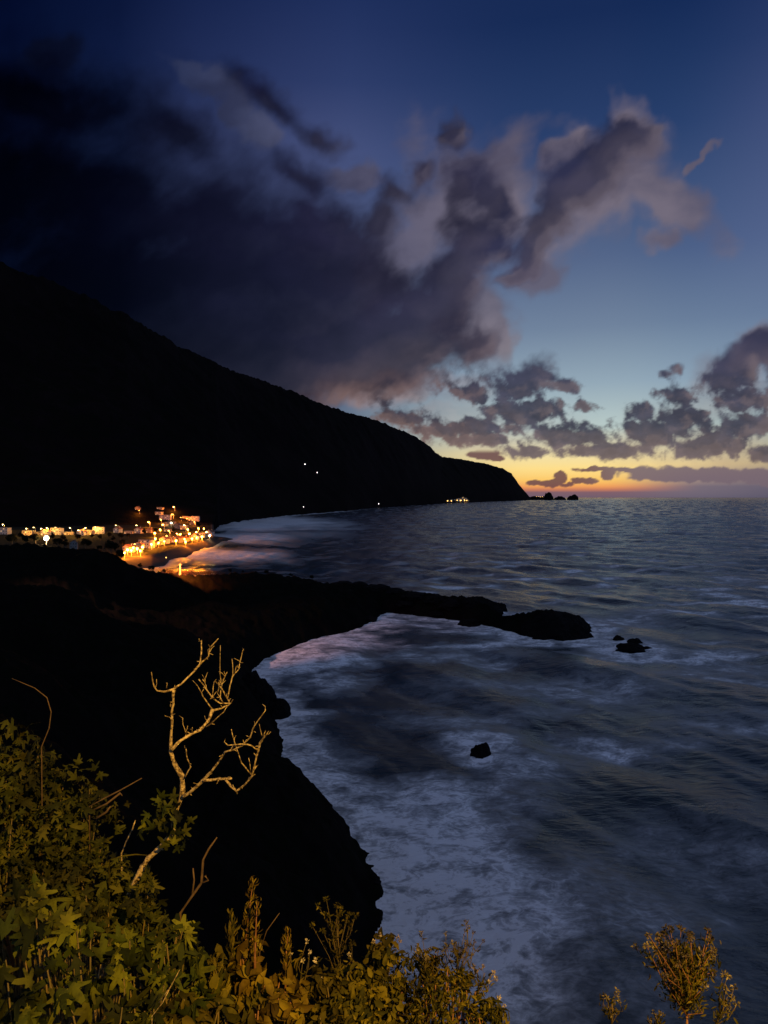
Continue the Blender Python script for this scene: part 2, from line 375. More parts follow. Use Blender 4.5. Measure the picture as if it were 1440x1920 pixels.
def far_height(x, y):
    r = np.hypot(x, y); yy = np.maximum(y, 1e-3)
    px = 720 + F*np.clip(x/yy, -1.75, 3)
    px = np.where(y <= 0, -1500, px)
    ca = yy/np.maximum(r, 1e-6)                       # forward share of the range
    dy = y                                            # forward depth
    pj = px + 6*fbm(dy/900, px/40, 2)
    shore = np.interp(px, SHORE[:,0], SHORE[:,1])
    sh2 = np.interp(px, SH2[:,0], SH2[:,1])
    rdist = np.interp(px, RDIST[:,0], RDIST[:,1])
    # ridge elevation above eye
    ry = np.interp(pj, RIDGE[:,0], RIDGE[:,1])
    Hr = CAM_H + (932-ry)/F*rdist
    # village side (px < BAYX): flat strip then slope
    vstart = 1120 + .35*np.clip(px, 0, 420)
    z_flat = 3 + 4.5*sstep(0, 60, dy-shore) + np.clip(dy-shore-60, 0, 600)*.012
    z_flat = np.where(dy < shore, (dy-shore)*.35+.4, np.minimum(z_flat, .4+(dy-shore)*.14))
    spit_end = 1085
    # everything inland
    st0 = np.where(px < BAYX, vstart, sh2)
    t = np.clip((dy-st0)/np.maximum(rdist-st0, 1), 0, 1.6)
    pw = 1.3 - .5*sstep(400, 800, px)
    prof = np.where(t < 1, t**pw, 1 - .25*(t-1))
    Lw = np.maximum(rdist*.13, 120)
    g = ridged(x/420+y/1500, y/1900-x/2600, 5)
    g2 = fbm(x/110, y/170, 5)
    rough = (g*.075*np.sin(np.clip(t, 0, 1)*np.pi)**.7 + g2*.022*sstep(0,.15,t))
    z = Hr*prof*(1+rough) 
    # forest texture on the ridge
    z = z + fbm(x/60, y/60, 4)*14*sstep(.1, .6, t)*np.clip(Hr/500, .05, 1)
    zin = np.where(dy > st0, z, 0)
    zv = np.where(dy > vstart, np.maximum(z_flat, z), z_flat)
    inspit = (px > BAYX-6) & (px < 440)
    left = px <= BAYX-6
    seaed = (dy-sh2)*.4
    out = np.where(left, zv, np.where(dy > sh2, np.maximum(zin, 0.5), np.maximum(seaed, -8)))
    # spit: runs out to px 438 between 915 and 1085 m, low
    ph = np.interp(px, SHORE[:,0], SHORE[:,1])
    sp = np.minimum(dy-ph, (1085-(px-BAYX)*1.1)-dy)
    out = np.where(inspit & (dy < 1300), np.maximum(out, np.where(sp > 0, np.minimum(.4+sp*.1, 4), sp*.3)), out)
    # bay water behind the spit closes gently: land left of BAYX between spit and far shore eases to sea at its right edge
    edge = np.clip((BAYX-6-px)/10, 0, 1)
    out = np.where(left & (dy > 1060) & (dy < 1240), np.minimum(out, .3+edge*60), out)
    out = np.where(px > 1006, -8, out)
    out = np.where(y < 300, -8, out)
    return out
def height(x, y):
    x = np.asarray(x, float); y = np.asarray(y, float)
    r = np.hypot(x, y)
    a = near_height(x, y); a = np.where(r < 760, a, -8)
    a = np.where((y > 560) & (x < -180), np.minimum(a, -1 + (700-y)*.05), a)
    b = far_height(x, y)
    return np.maximum(a, b)
def ground(x, y): return float(height(np.array([x]), np.array([y]))[0])

def polar_sheet(azs, rs):
    A, RR = np.meshgrid(np.radians(azs), rs)
    return RR*np.sin(A), RR*np.cos(A)
def grid_faces(nr, na):
    i = np.arange(nr-1)[:, None]*na + np.arange(na-1)[None, :]
    return np.stack([i, i+na, i+na+1, i+1], -1).reshape(-1, 4)[:, ::-1]

# rock / land materials ------------------------------------------------
def land_mat(name, c1, c2, c3, sc):
    m, nt, b = material(name)
    geo = nt.new('ShaderNodeNewGeometry')
    pos = geo.outputs['Position']
    n1 = nt.noise(pos, sc, 8, .62); n2 = nt.noise(pos, sc*7, 6, .6)
    sepn = nt.new('ShaderNodeSeparateXYZ'); nt.l.new(geo.outputs['Normal'], sepn.inputs[0])
    flat = nt.maprange(sepn.outputs[2], .55, .85)
    col = nt.mix(nt.maprange(n1, .35, .65), c1, c2)
    col = nt.mix(nt.math('MULTIPLY', flat, nt.maprange(n2, .35, .6)), col, c3)
    nt.l.new(col, b.inputs['Base Color']); b.inputs['Roughness'].default_value = .95; b.inputs['Specular IOR Level'].default_value = .02
    bump(nt, b, n2, .6/sc*.02)
    return m
M_CLIFF = land_mat('basalt_cliff', (.003,.0026,.0022), (.006,.005,.004), (.0035,.004,.002), .09)
M_MOUNT = land_mat('mountain_forest', (.003,.0022,.0024), (.008,.0055,.0055), (.004,.004,.0025), .004)
M_VILL = land_mat('village_ground', (.022,.019,.014), (.034,.028,.02), (.02,.022,.012), .05)
M_BEACH = land_mat('grey_pebble_beach', (.05,.036,.03), (.075,.055,.045), (.065,.05,.04), .3)
M_SOIL = land_mat('dry_soil', (.03,.022,.014), (.05,.038,.024), (.03,.035,.015), 2.)

az_d = np.concatenate([np.arange(-180, -62, 2.), np.arange(-62, -29, .35), np.arange(-29, 20, .1), np.arange(20, 62, .5), np.arange(62, 181, 2.)])
rs = [0.6]
while rs[-1] < 19000:
    r = rs[-1]
    k = .03 if r < 60 else (.0085 if r < 280 else .0045 if r < 410 else .0085 if r < 480 else (.007 if r < 1300 else .011))
    rs.append(r*(1+k))
rs = np.array(rs)
gx, gy = polar_sheet(az_d, rs)
gz = height(gx, gy)
V = np.stack([gx, gy, gz], -1).reshape(-1, 3)
Fc = grid_faces(*gx.shape)
fz = gz.reshape(-1)[Fc].max(1)
fr = np.hypot(V[Fc[:,0],0], V[Fc[:,0],1]); fy = V[Fc[:,0],1]; fx = V[Fc[:,0],0]
keep = fz > -3
fpx = 720 + F*fx/np.maximum(fy, 1)
shl = np.interp(fpx, SHORE[:,0], SHORE[:,1])
is_far = (fy > 560) & (near_height(fx, fy) < far_height(fx, fy)) | (fr > 760)
st0 = 1120 + .35*np.clip(fpx, 0, 420)
beach = is_far & (fpx < 445) & (fpx > 150) & (fy < np.minimum(shl+46, 1300))
beach |= is_far & (fpx > 396) & (fpx < 445) & (fy < 1300)
vill = is_far & ~beach & (fpx < 420) & (fy < st0+10)
mount = is_far & ~beach & ~vill
soil = ~is_far & (fr < 9)
near = ~is_far & ~soil
def sub(name, mask, mat, label):
    f = Fc[mask & keep]; u, inv = np.unique(f, return_inverse=True)
    o = mesh_obj(name, V[u], inv.reshape(-1, 4), mat, smooth=True)
    return tag(o, label, kind='structure')
sub('terrain', near, M_CLIFF, 'black volcanic cliff and low rocky point running out into the sea')
sub('ground', soil, M_SOIL, 'dry soil bank falling away under the foreground bushes')
sub('mountain', mount, M_MOUNT, 'dark mountain slope descending to a cape at the horizon')
sub('village_ground', vill, M_VILL, 'lit flat ground of the seaside village below the mountain')
sub('beach', beach, M_BEACH, 'grey pebble beach curving along the village front')

# ------------------------------------------------------------------ sea
az_s = np.concatenate([np.arange(-180, -40, 3.), np.arange(-40, -27, .5), np.arange(-27, 29, .14), np.arange(29, 45, .5), np.arange(45, 181, 3.)])
rs = [40.]
while rs[-1] < 90000:
    r = rs[-1]; k = .0058 if r < 700 else (.009 if r < 2500 else (.03 if r < 9000 else .2))
    rs.append(r*(1+k))
rs = np.array(rs)
sx, sy = polar_sheet(az_s, rs)
sr = np.hypot(sx, sy)
sz = np.zeros_like(sx)
wr = np.random.default_rng(11)
for i in range(26):
    L = 5*1.16**i if i < 18 else 40*1.12**(i-18)
    th = R(205 + wr.normal(0, 26)); k = 2*np.pi/L
    a = .0075*L*wr.uniform(.6, 1.2)
    a = min(a*.85, .36)
    fade = sstep(L*260, L*90, sr)          # drop waves the sheet cannot carry
    ph = k*(sx*np.cos(th) + sy*np.sin(th)) + wr.uniform(0, 6.28) + 1.8*perlin(sx/90+i, sy/90)
    sz += a*fade*(np.sin(ph) + .25*np.sin(2*ph+.8))
dcoast = -sdf_poly(sx, sy, COAST)          # metres off the near coast
calm = .35 + .65*sstep(0, 70, dcoast)
sz = sz*calm*sstep(60000, 3000, sr)
# foam: long-exposure surf, strongest along the cliffs and round the rocks
def blob(px, py, rx, ry, s=1.):
    """surf patch at a point of the water, radii in metres across and along"""
    x0, y0 = S(px, py); return ((sx-x0)/rx)**2 + ((sy-y0)/ry)**2, s
wx = sx + 9*fbm(sx/26, sy/26, 4) ; wy = sy + 12*fbm(sx/26+40, sy/26+9, 4)
foam = np.zeros_like(sx)
near_m = (sr < 1500)
def add(px, py, rx, ry, s, p=1.6, rot=0):
    global foam
    x0, y0 = S(px, py); c, n = math.cos(rot), math.sin(rot)
    dx, dy = wx-x0, wy-y0
    q = np.sqrt(((dx*c+dy*n)/rx)**2 + ((-dx*n+dy*c)/ry)**2)
    foam = np.maximum(foam, s*np.clip(1.35-q, 0, 1)**p*1.0)
add(830,1640,14,30,1.15,.8, .15); add(760,1760,14,18,1.1,.8); add(900,1820,16,15,.9); add(830,1720,14,16,1.05,.9); add(1000,1700,12,16,.4); add(690,1590,7,12,.8); add(800,1530,15,17,.85,.9)
add(1180,1690,20,17,.26); add(1330,1600,24,16,.2); add(1200,1850,22,12,.16); add(1060,1800,14,14,.26)
add(600,1440,9,22,.6); add(548,1380,7,18,.62); add(620,1500,9,13,.6)
add(905,1398,13,14,.68); add(980,1445,14,12,.5); add(1130,1400,14,13,.62); add(1250,1385,12,9,.3); add(850,1355,18,10,.35)
add(560,1240,24,20,1.1,.9); add(500,1262,12,14,1.1); add(630,1205,22,16,1.); add(720,1165,16,14,.85); add(800,1172,26,10,.65); add(900,1185,28,10,.55); add(1000,1205,26,9,.6); add(1090,1205,20,13,.62)
add(610,1280,13,12,.5); add(1180,1210,20,16,.5); add(1160,1165,26,22,.5); add(1240,1150,30,16,.38)
add(1090,1290,36,18,.36); add(950,1290,30,12,.3); add(1300,1260,40,14,.25); add(820,1230,40,14,.34); add(1380,1360,22,10,.28); add(900,1490,22,9,.34)
shore_f = np.clip(1-dcoast/(15+14*fbm(sx/22, sy/22, 4)), 0, 1)**.8*(sr < 900)
foam = np.maximum(foam, shore_f*1.)
for q in [(903,1418,7),(1183,1217,14),(1160,1200,8),(1210,1217,9),(937,1143,9),(1048,1190,24),(1104,1180,14),(1000,1192,14),(905,1168,16),(515,1342,9),(700,1658,7),(530,1335,8)]:
    add(q[0], q[1]+2, q[2]*1.25, q[2], .95, 1.3)
# streaks and holes
det = fbm(wx/7, wy/9, 5); swirl = ridged(wx/17, wy/15, 5)
foam = np.where(near_m, foam*(1 + .75*det + .38*(swirl-.35)), foam)
# open-water streaks: foam, plus pale colour painted in for the silvery sheen
op = fbm(sx/46+3, sy/24, 5)
foam = np.maximum(foam, sstep(.0, .45, op)*.8*sstep(170, 300, sr)*sstep(20000, 2500, sr))
spx0 = 720 + F*sx/np.maximum(sy, 1)
foam = np.where(sr > 430, foam*(.25+.75*sstep(690, 860, spx0 + 40*fbm(sx/90, sy/200, 3))), foam)  # pale streaks thinned on the left to paint the mountain's dark reflection
op2 = sstep(700, 860, spx0)*fbm(sx/34+3, sy/16, 5)
foam = foam + .34*sstep(.05, .45, op2)*sstep(150, 260, sr)*sstep(3000, 500, sr)*sstep(-.1, .3, op)
# far bay: surf line along the far shore and the pale milky bay by the village
spx = 720 + F*sx/np.maximum(sy, 1)
s1 = np.interp(spx, SHORE[:,0], SHORE[:,1]); s2 = np.interp(spx, SH2[:,0], SH2[:,1])
wpx = spx + 10*fbm(sx/90, sy/200, 4)
dv = s1 - sy
foam = np.maximum(foam, sstep(475, 430, wpx)*(sy > 500)*np.clip(1-dv/(80+50*fbm(sx/50, sy/70, 4)), 0, 1)*.5*(dv > -260))
def bay(px, py, rx, ry, s):
    global foam
    x0, y0 = S(px, py); q = np.sqrt(((sx-x0-.22*(y0-sy))/rx)**2 + ((sy-y0)/ry)**2)
    foam = np.maximum(foam, s*np.clip(1.3-q+.5*fbm(sx/70, sy/120, 5), 0, 1))
bay(470, 984, 110, 360, 1.2); bay(530, 977, 140, 520, 1.1); bay(460, 1008, 80, 160, 1.1); bay(410, 1040, 75, 100, 1.); bay(560, 1000, 90, 160, .4)
dv2 = s2 - sy
foam = np.maximum(foam, sstep(396, 420, wpx)*sstep(720, 660, wpx)*(sy > 1200)*np.clip(1-np.abs(dv2)/(110*(1+.6*fbm(sx/120, sy/120, 3))), 0, 1)**.7*1.)
foam = np.clip(foam, 0, 1)
sz += foam*.12*np.where(sr < 900, det, 0)
sea = mesh_obj('sea', np.stack([sx, sy, sz], -1).reshape(-1, 3), grid_faces(*sx.shape), smooth=True)
tag(sea, 'dark sea with long pale streaks of surf and painted sheen', kind='structure')
at_ = sea.data.attributes.new('foam', 'FLOAT', 'POINT'); at_.data.foreach_set('value', foam.reshape(-1).astype(np.float32))  # surf, and the painted sheen of the open water
m, nt, b = material('sea_water')
pos = nt.new('ShaderNodeNewGeometry').outputs['Position']
af = nt.new('ShaderNodeAttribute', attribute_name='foam').outputs['Fac']
d1 = nt.noise(nt.vmath('MULTIPLY', pos, (1, 1.3, 1)), .16, 9, .62, .6)
d2 = nt.noise(nt.vmath('MULTIPLY', pos, (1, 1.4, 1)), .9, 6, .6, .4)
dist = nt.maprange(nt.vmath('LENGTH', pos, out=1), 450, 1000, 0., 1.)
def calmed(v): return nt.math('ADD', nt.math('MULTIPLY', v, nt.math('SUBTRACT', 1., dist)), nt.math('MULTIPLY', dist, .8))
ff = nt.math('MULTIPLY', af, calmed(nt.maprange(d1, .34, .66, .34, 1.5, 'LINEAR')))
fil = nt.noise(nt.vmath('MULTIPLY', pos, (1, 1.25, 1)), .22, 7, .6, 1.6)
fil = nt.math('SUBTRACT', 1., nt.math('MULTIPLY', nt.math('ABSOLUTE', nt.math('SUBTRACT', fil, .5)), 9.), clamp=True)
ff = nt.math('MULTIPLY', ff, calmed(nt.math('MULTIPLY_ADD', fil, .55, .72)))
ff = nt.math('MULTIPLY', ff, nt.maprange(d2, .3, .7, .7, 1.3, 'LINEAR'), clamp=True)
deep = nt.mix(nt.noise(pos, .012, 3, .5), (.006,.018,.022), (.012,.030,.034))
nt.l.new(nt.mix(ff, deep, (.74,.80,.80)), b.inputs['Base Color'])
nt.l.new(nt.maprange(ff, 0, .5, .22, .8, 'LINEAR'), b.inputs['Roughness'])
b.inputs['IOR'].default_value = 1.333
w1 = nt.noise(nt.vmath('MULTIPLY', pos, (.6, 1.2, 1)), .35, 8, .6, .3)
w2 = nt.noise(nt.vmath('MULTIPLY', pos, (.5, 1.3, 1)), .035, 6, .6, .3)
hh = nt.math('ADD', nt.math('MULTIPLY', w1, .8), nt.math('MULTIPLY', w2, 3.))
bump(nt, b, hh, 1.0, .5)
sea.data.materials.append(m)
# ------------------------------------------------------------------ things
ORD = ['first','second','third','fourth','fifth','sixth','seventh','eighth','ninth','tenth','eleventh','twelfth','thirteenth','fourteenth','fifteenth','sixteenth','seventeenth','eighteenth','nineteenth','twentieth']
M_ROCK = simple_mat('wet_black_rock', (.003,.0027,.0024), (.006,.005,.0045), .8, .85, .3, .06)
M_WALLS = [simple_mat('plaster_white', (.36,.33,.28), (.44,.40,.34), .4, .9), simple_mat('plaster_cream', (.34,.27,.17), (.40,.32,.20), .4, .9),
           simple_mat('plaster_ochre', (.30,.20,.10), (.36,.25,.14), .4, .9), simple_mat('plaster_grey', (.14,.13,.12), (.18,.17,.15), .4, .9)]
M_ROOF = simple_mat('clay_tiles', (.16,.06,.03), (.24,.09,.045), 1.5, .9)
M_ROOF2 = simple_mat('flat_roof_screed', (.14,.13,.12), (.2,.19,.17), .8, .9)
M_FRAME = simple_mat('painted_frame', (.10,.07,.045), (.14,.10,.06), 2, .6)
M_GLASS, _nt, _b = material('dark_window_glass'); _b.inputs['Base Color'].default_value = (.02,.02,.025,1); _b.inputs['Roughness'].default_value = .1
M_LIT = glow_mat('lit_window', (1,.55,.16), .9)
M_POLE = simple_mat('galvanised_pole', (.30,.29,.27), (.36,.35,.33), 3, .5)
G_SOD = glow_mat('sodium_lamp_glow', (1,.36,.045), 3.2); G_YEL = glow_mat('amber_lamp_glow', (1,.52,.11), 4); G_WHITE = glow_mat('white_lamp_glow', (1,.84,.52), 12)
G_RED = glow_mat('deep_orange_lamp_glow', (1,.32,.04), 3); G_GRN = glow_mat('greenish_lamp_glow', (1,.70,.26), 3.2); G_FAR = glow_mat('cold_lamp_glow', (1,.80,.78), 7)

# rocks -----------------------------------------------------------------
def rock(name, c, sx_, sy_, sz_, seed, label, cat='rock', group=None, nu=64, nv=34, pw=1.):
    mb = MB(); mb.ball((0,0,0), 1, nu, nv)
    v = np.array(mb.v); th = np.arctan2(v[:,1], v[:,0]); 
    n = ridged(v[:,0]*1.3+seed+v[:,2]*.7, v[:,1]*1.3-seed+v[:,2]*.9, 6)
    n2 = fbm(v[:,0]*.9+seed*2, v[:,1]*.9+v[:,2]*1.1, 3)
    k = 1 + .28*n + .35*n2
    v = v*k[:,None]
    v[:,2] = np.sign(v[:,2])*np.abs(v[:,2])**pw
    v = v*np.array([sx_, sy_, sz_])
    o = mesh_obj(name, v, mb.f, M_ROCK, smooth=False); o.location = c
    return tag(o, label, cat, group)
def rock_px(px, py, wpx, hpx, seed, label, name='sea_rock', group=None, depth=.9, pw=1.):
    x, y = S(px, py); k = y/F
    return rock(name, (x, y, -.15*hpx*k), wpx*k/2/.95, wpx*k/2*depth, hpx*k*1.0, seed, label, group=group, pw=pw)
rock_px(903,1418,38,24,1, 'single rounded black rock awash in pale foam in the middle of the cove', depth=1.)
GR = 'low rocks awash beyond the point'
rock_px(1183,1217,46,10,2, 'longest flat reef rock awash beyond the rocky point', group=GR)
rock_px(1160,1200,18,8,3, 'small reef rock left of the longest flat reef rock', group=GR)
rock_px(1190,1206,24,9,4, 'pointed reef rock just behind the longest flat reef rock', group=GR)
rock_px(1212,1217,18,5,5, 'lowest reef rock at the right end of the reef', group=GR)
rock_px(937,1143,24,12,6, 'small rounded rock behind the neck of the rocky point')
rock_px(487,1338,54,66,7, 'tall jagged black crag standing at the head of the cove', 'rock_crag', pw=.8)
rock_px(520,1342,46,30,8, 'low black ledge at the seaward foot of the tall crag', 'rock_ledge')
rock_px(470,1300,40,40,18, 'squat black shoulder of rock behind the tall crag', 'rock_shoulder')
rock_px(1048,1190,104,44,9, 'broad black hump of rock ending the point', 'rock_headland')
rock_px(1000,1188,40,26,10, 'black rock between the neck and the broad end hump', 'rock_headland')
rock_px(905,1160,70,38,12, 'high jagged black rock just before the neck of the point', 'rock_headland')
rock_px(1020,1196,34,14,13, 'small wet rock at the foot of the broad end hump', 'sea_rock')
rock_px(880,1172,36,12,14, 'low wet rock at the foot of the high jagged rock', 'sea_rock')
rock_px(700,1655,24,12,15, 'dark spur of rock jutting from the foot of the near cliff', 'rock_spur')
for i, (px, py, w, h) in enumerate([(640,1104,40,12),(672,1104,34,11),(706,1106,44,12),(742,1112,34,12),(778,1116,46,14),(815,1122,38,15),(850,1128,46,18),(884,1134,30,20),(928,1156,30,14),(952,1166,34,14),(760,1150,34,9),(820,1158,30,8),(690,1164,30,8)]):
    v = at(px, py, 0.1*0+ (415-.22*(px-640) if i < 10 else S(px, py)[1])); zz = ground(v.x, v.y); k = v.y/F
    rock('rock_outcrop', (v.x, v.y, max(zz, 0)-.35*h*k), w*k/2, w*k/2.2, h*k*.62, 30+i, f'black jagged outcrop along the rocky point, {ORD[i]} counted from the shore' if i < 10 else f'low wet rock on the cove side of the rocky point, {ORD[i-10]} of its kind', 'rock', 'outcrops along the rocky point', 40, 22)
# far sea stacks
def stack(px, top, wpx, seed, label, d=15000):
    x = (px-720)/F*d; k = d/F; h = (932-top)*k + 60
    return rock('sea_stack', (x, d, -5), wpx*k/2/1.1, wpx*k/2*.8, h/1.25, seed, label, 'sea stack', 'sea stacks off the cape', 40, 24, 1.15)
stack(1028,923,17,21,'tallest pointed sea stack off the cape')
stack(1049,930,24,22,'low broad sea stack between the pointed stack and the outermost one')
stack(1074,927,19,23,'outermost humped sea stack on the horizon')
# low islet with the far town
mb = MB(); d = 15600; k = d/F
v_, f_ = [], []
for i in range(41):
    u = i/40; px = 994+34*u
    h = 66+ (932-929.5)*k*math.sin(math.pi*u)**.6*(.6+.4*math.sin(u*9)) if 0 < u < 1 else 0
    for j in range(7):
        w = j/6; v_.append(((px-720)/F*d, d-300+600*w, -5 + h*math.sin(math.pi*w)))
for i in range(40):
    for j in range(6): f_.append((i*7+j, (i+1)*7+j, (i+1)*7+j+1, i*7+j+1))
tag(mesh_obj('islet', v_, f_, M_MOUNT, smooth=True), 'low spit of land beyond the cape with a few lights', kind='structure')

# finding the ground under a bearing and a height in the photo ------------
def place(px, py, h, lo=575, hi=3200, n=3000):
    dy = np.linspace(lo, hi, n); x = (px-720)/F*dy
    z = height(x, dy)
    pr = 932 - (z + h - CAM_H)/dy*F
    ok = np.nonzero((pr <= py) & (z > .5))[0]
    i = ok[0] if len(ok) else n//2
    return float(x[i]), float(dy[i]), float(z[i])

# street lamps -----------------------------------------------------------
def lamp_proto(kind, glow, h, r, col=None, watt=0):
    root = empty('street_lamp', (0,0,0))
    if watt:
        l = bpy.data.lights.new('bulb', 'POINT'); l.energy = watt; l.color = col; l.shadow_soft_size = .4
        lo = bpy.data.objects.new('bulb', l); COL.objects.link(lo); lo.parent = root
        lo.location = (-1.9,-1.1-r*.2,h-r*.5) if kind == 'arm' else (0,-r*1.7,h+r*.3)
    if kind == 'arm':
        MB().tube([(0,0,-2),(0,0,h*.6),(0,0,h)], [.22,.18,.14], 8).build('pole', M_POLE, root)
        MB().tube([(0,0,h),(-.5,-.3,h+.5),(-1.6,-.9,h+.7)], [.13,.11,.09], 6).build('arm', M_POLE, root)
        MB().ball((-1.9,-1.1,h+.45), r, 12, 7, (1.25,1,.62)).build('lamp_head', glow, root, True)
        MB().ball((-1.9,-1.1,h+.45+r*.62), r*.9, 10, 5, (1.25,1,.2)).build('cap', M_POLE, root, True)
    else:
        MB().tube([(0,0,-2),(0,0,h-.2)], [.16,.1], 8).build('pole', M_POLE, root)
        MB().tube([(0,0,h-.4),(0,0,h-.1)], [.3,.36], 8).build('collar', M_POLE, root)
        MB().ball((0,0,h+r*.85), r, 12, 8).build('lamp_globe', glow, root, True)
    return root
_first = {}
def lamp(key, loc, label, group, rz=0, sc=1.):
    o = PROT[key]
    if key in _first: o = copy_tree(o)
    _first[key] = 1
    o.location = loc; o.rotation_euler = (0,0,rz); o.scale = (sc,)*3
    tag(o, label, 'street lamp', group); return o
PROT = {'road': lamp_proto('arm', G_GRN, 9, .85, (1,.46,.07), 20000), 'prom': lamp_proto('globe', G_SOD, 4.2, 1.05, (1,.25,.012), 38000), 'prom2': lamp_proto('globe', G_YEL, 4.2, 1.2, (1,.29,.018), 38000),
        'hill': lamp_proto('arm', G_RED, 8, 1.0, (1,.24,.02), 42000), 'white': lamp_proto('globe', G_WHITE, 5, 1.2, (1,.62,.25), 9000), 'hilly': lamp_proto('arm', G_SOD, 8, 1.6, (1,.26,.02), 60000),
        'far': lamp_proto('globe', G_FAR, 7, 1.5), 'cape': lamp_proto('globe', G_YEL, 4.2, 1.3)}
GU = 'lamps along the upper village street'
row = [(8,983),(52,991),(66,989),(80,991),(91,990),(107,989),(134,990),(150,994),(163,990),(182,988),(220,985),(258,985)]
for i, (px, py) in enumerate(row):
    x, y, z = place(px, py, 9.5)
    lamp('road', (x, y, z), f'tall street lamp on the upper village street, {ORD[i]} of its row from the left', GU, rz=random.uniform(-.6,.6))
GP = 'lamps along the seafront promenade'
prom = [(233,1037),(239,1031),(246,1032),(250,1027),(257,1029),(263,1033),(267,1026),(284,1021),(297,1018),(308,1015),(330,1014),(346,1011),(348,1016),(360,1010),(369,1008),(378,1006)]
for i, (px, py) in enumerate(prom):
    x, y, z = place(px, py, 5)
    lamp('prom2' if i in (0,1,4,6,7,10) else 'prom', (x, y, z), f'glowing orange globe lamp on the seafront promenade, {ORD[i]} from its left end', GP)
for i, (px, py, kk, lb) in enumerate([(382,991,'prom','orange globe lamp topmost of the cluster at the spit end'),(387,998,'prom2','amber globe lamp in the middle of the cluster at the spit end'),(379,1006.5,'prom','orange globe lamp lowest left of the cluster at the spit end'),(393,1006,'white','white globe lamp at the very end of the promenade by the water')]):
    x, y, z = place(px, py, 5); lamp(kk, (x, y, z), lb, 'lamps at the end of the spit')
for i, (px, py) in enumerate([(252,1022),(275,1016),(291,1010),(312,1006),(325,1008),(338,1002),(355,1001),(368,998),(300,993),(290,1000),(352,993),(372,991)]):
    x, y, z = place(px, py, 5); lamp('prom2' if i % 3 == 0 else 'prom', (x, y, z), f'amber lamp in the back lanes behind the seafront houses, {ORD[i]} of them', 'lamps in the back lanes')
for (px, py, kk, lb) in [(281,978,'hilly','yellow street lamp standing apart where the upper street meets the hill'),(328,950,'hilly','topmost bright orange lamp of the hillside hamlet'),(325,964,'hilly','bright orange lamp just below the topmost hamlet lamp'),(321,977,'white','white lamp in the middle of the hillside hamlet'),
        (308,983,'hilly','orange lamp at the lower left of the hillside hamlet'),(318,992,'hill','deep orange lamp at the foot of the hillside hamlet'),(334,997,'hill','small deep orange lamp between hamlet and promenade'),(348,985,'road','greenish street lamp right of the hillside hamlet'),(303,971,'hill','dim red orange lamp among the hamlet house walls'),
        (262,955,'hill','dim red lamp on the dark slope left of the hamlet'),(352,970,'hill','deep orange lamp on the right shoulder of the hamlet'),(366,976,'hill','deep orange lamp among the rightmost hamlet houses'),(340,968,'hill','dim orange lamp between topmost lamp and the right shoulder')]:
    x, y, z = place(px, py, 9); lamp(kk, (x, y, z), lb, 'lamps of the hillside hamlet', sc=.8 if kk == 'hill' else 1.)
x, y, z = place(311,1047,1.5); o = lamp('cape', (x, y, z), 'tiny pinkish lamp alone on the dark beach', None, sc=.4)
for (px, py, s_, lb) in [(572,872,1.,'upper of two white lamps high on the mountain slope'),(595,887,.9,'lower of two white lamps high on the mountain slope'),(569,950,.75,'white lamp low on the slope above the far shore'),(710,946,.8,'faint lamp at the shore below the far mountain slope')]:
    x, y, z = place(px, py, 7, 1500, 9000, 6000); lamp('far', (x, y, z), lb, 'lone lamps on the dark mountain', sc=s_*max(.7, y/2600))
# bright white lamp on the near ridge
v = at(87, 1011, 345); gz_ = ground(v.x, v.y); o = lamp('white', (v.x, v.y, v.z-5.2), 'bright white lamp among the dark trees on the near ridge', None, sc=.95)

# houses -----------------------------------------------------------------
def house_proto(w, dp, h, wall, roofkind, nwin, nfl, lit):
    root = empty('house', (0,0,0))
    wm = MB()
    if roofkind == 'gable':
        rh = w*.28; wm.prism([(-w/2,-3),(w/2,-3),(w/2,h),(0,h+rh),(-w/2,h)], 0, dp)
        ob = wm.build('wall', wall, root)
        r = MB(); e = .5
        r.v += [(-w/2-e,-e,h-e*.45),(0,-e,h+rh+.12),(w/2+e,-e,h-e*.45),(-w/2-e,dp+e,h-e*.45),(0,dp+e,h+rh+.12),(w/2+e,dp+e,h-e*.45)]
        r.v += [(a,b_,c+.3) for a,b_,c in r.v[:6]]
        r.f += [(0,1,4,3),(1,2,5,4),(6,9,10,7),(7,10,11,8),(0,6,7,1),(1,7,8,2),(3,4,10,9),(4,5,11,10),(0,3,9,6),(2,8,11,5)]
        rf = r.build('roof', M_ROOF, root)
        MB().box(w*.18,dp*.6,h, w*.18+.7,dp*.6+.7,h+rh+1).build('chimney', wall, rf)
    else:
        wm.box(-w/2,0,-3,w/2,dp,h); wm.build('wall', wall, root)
        r = MB(); r.box(-w/2-.3,-.3,h,w/2+.3,dp+.3,h+.3); r.box(-w/2,0,h+.3,w/2,.25,h+1); rf = r.build('roof', M_ROOF2, root)
    for f in range(nfl):
        for i in range(nwin):
            cx = -w/2 + w*(i+.5)/nwin; z0 = .9+f*3
            if f == 0 and i == nwin//2:
                MB().box(cx-.55,-.06,0,cx+.55,0.05,2.2).build('door', M_FRAME, root); continue
            fr = MB().box(cx-.6,-.05,z0,cx+.6,.04,z0+1.4).build('window', M_FRAME, root)
            MB().box(cx-.48,-.08,z0+.12,cx+.48,-.052,z0+1.28).build('pane', M_LIT if (i*7+f*3) % 5 < lit else M_GLASS, fr)
    return root
HP = [house_proto(9,8,5.6,M_WALLS[0],'gable',3,2,1), house_proto(12,9,6,M_WALLS[1],'flat',4,2,2), house_proto(8,8,4.4,M_WALLS[2],'gable',3,1,1),
      house_proto(14,9,8.8,M_WALLS[0],'flat',4,3,1), house_proto(9,8,5.6,M_WALLS[3],'gable',3,2,0), house_proto(11,8,3.6,M_WALLS[1],'flat',4,1,1)]
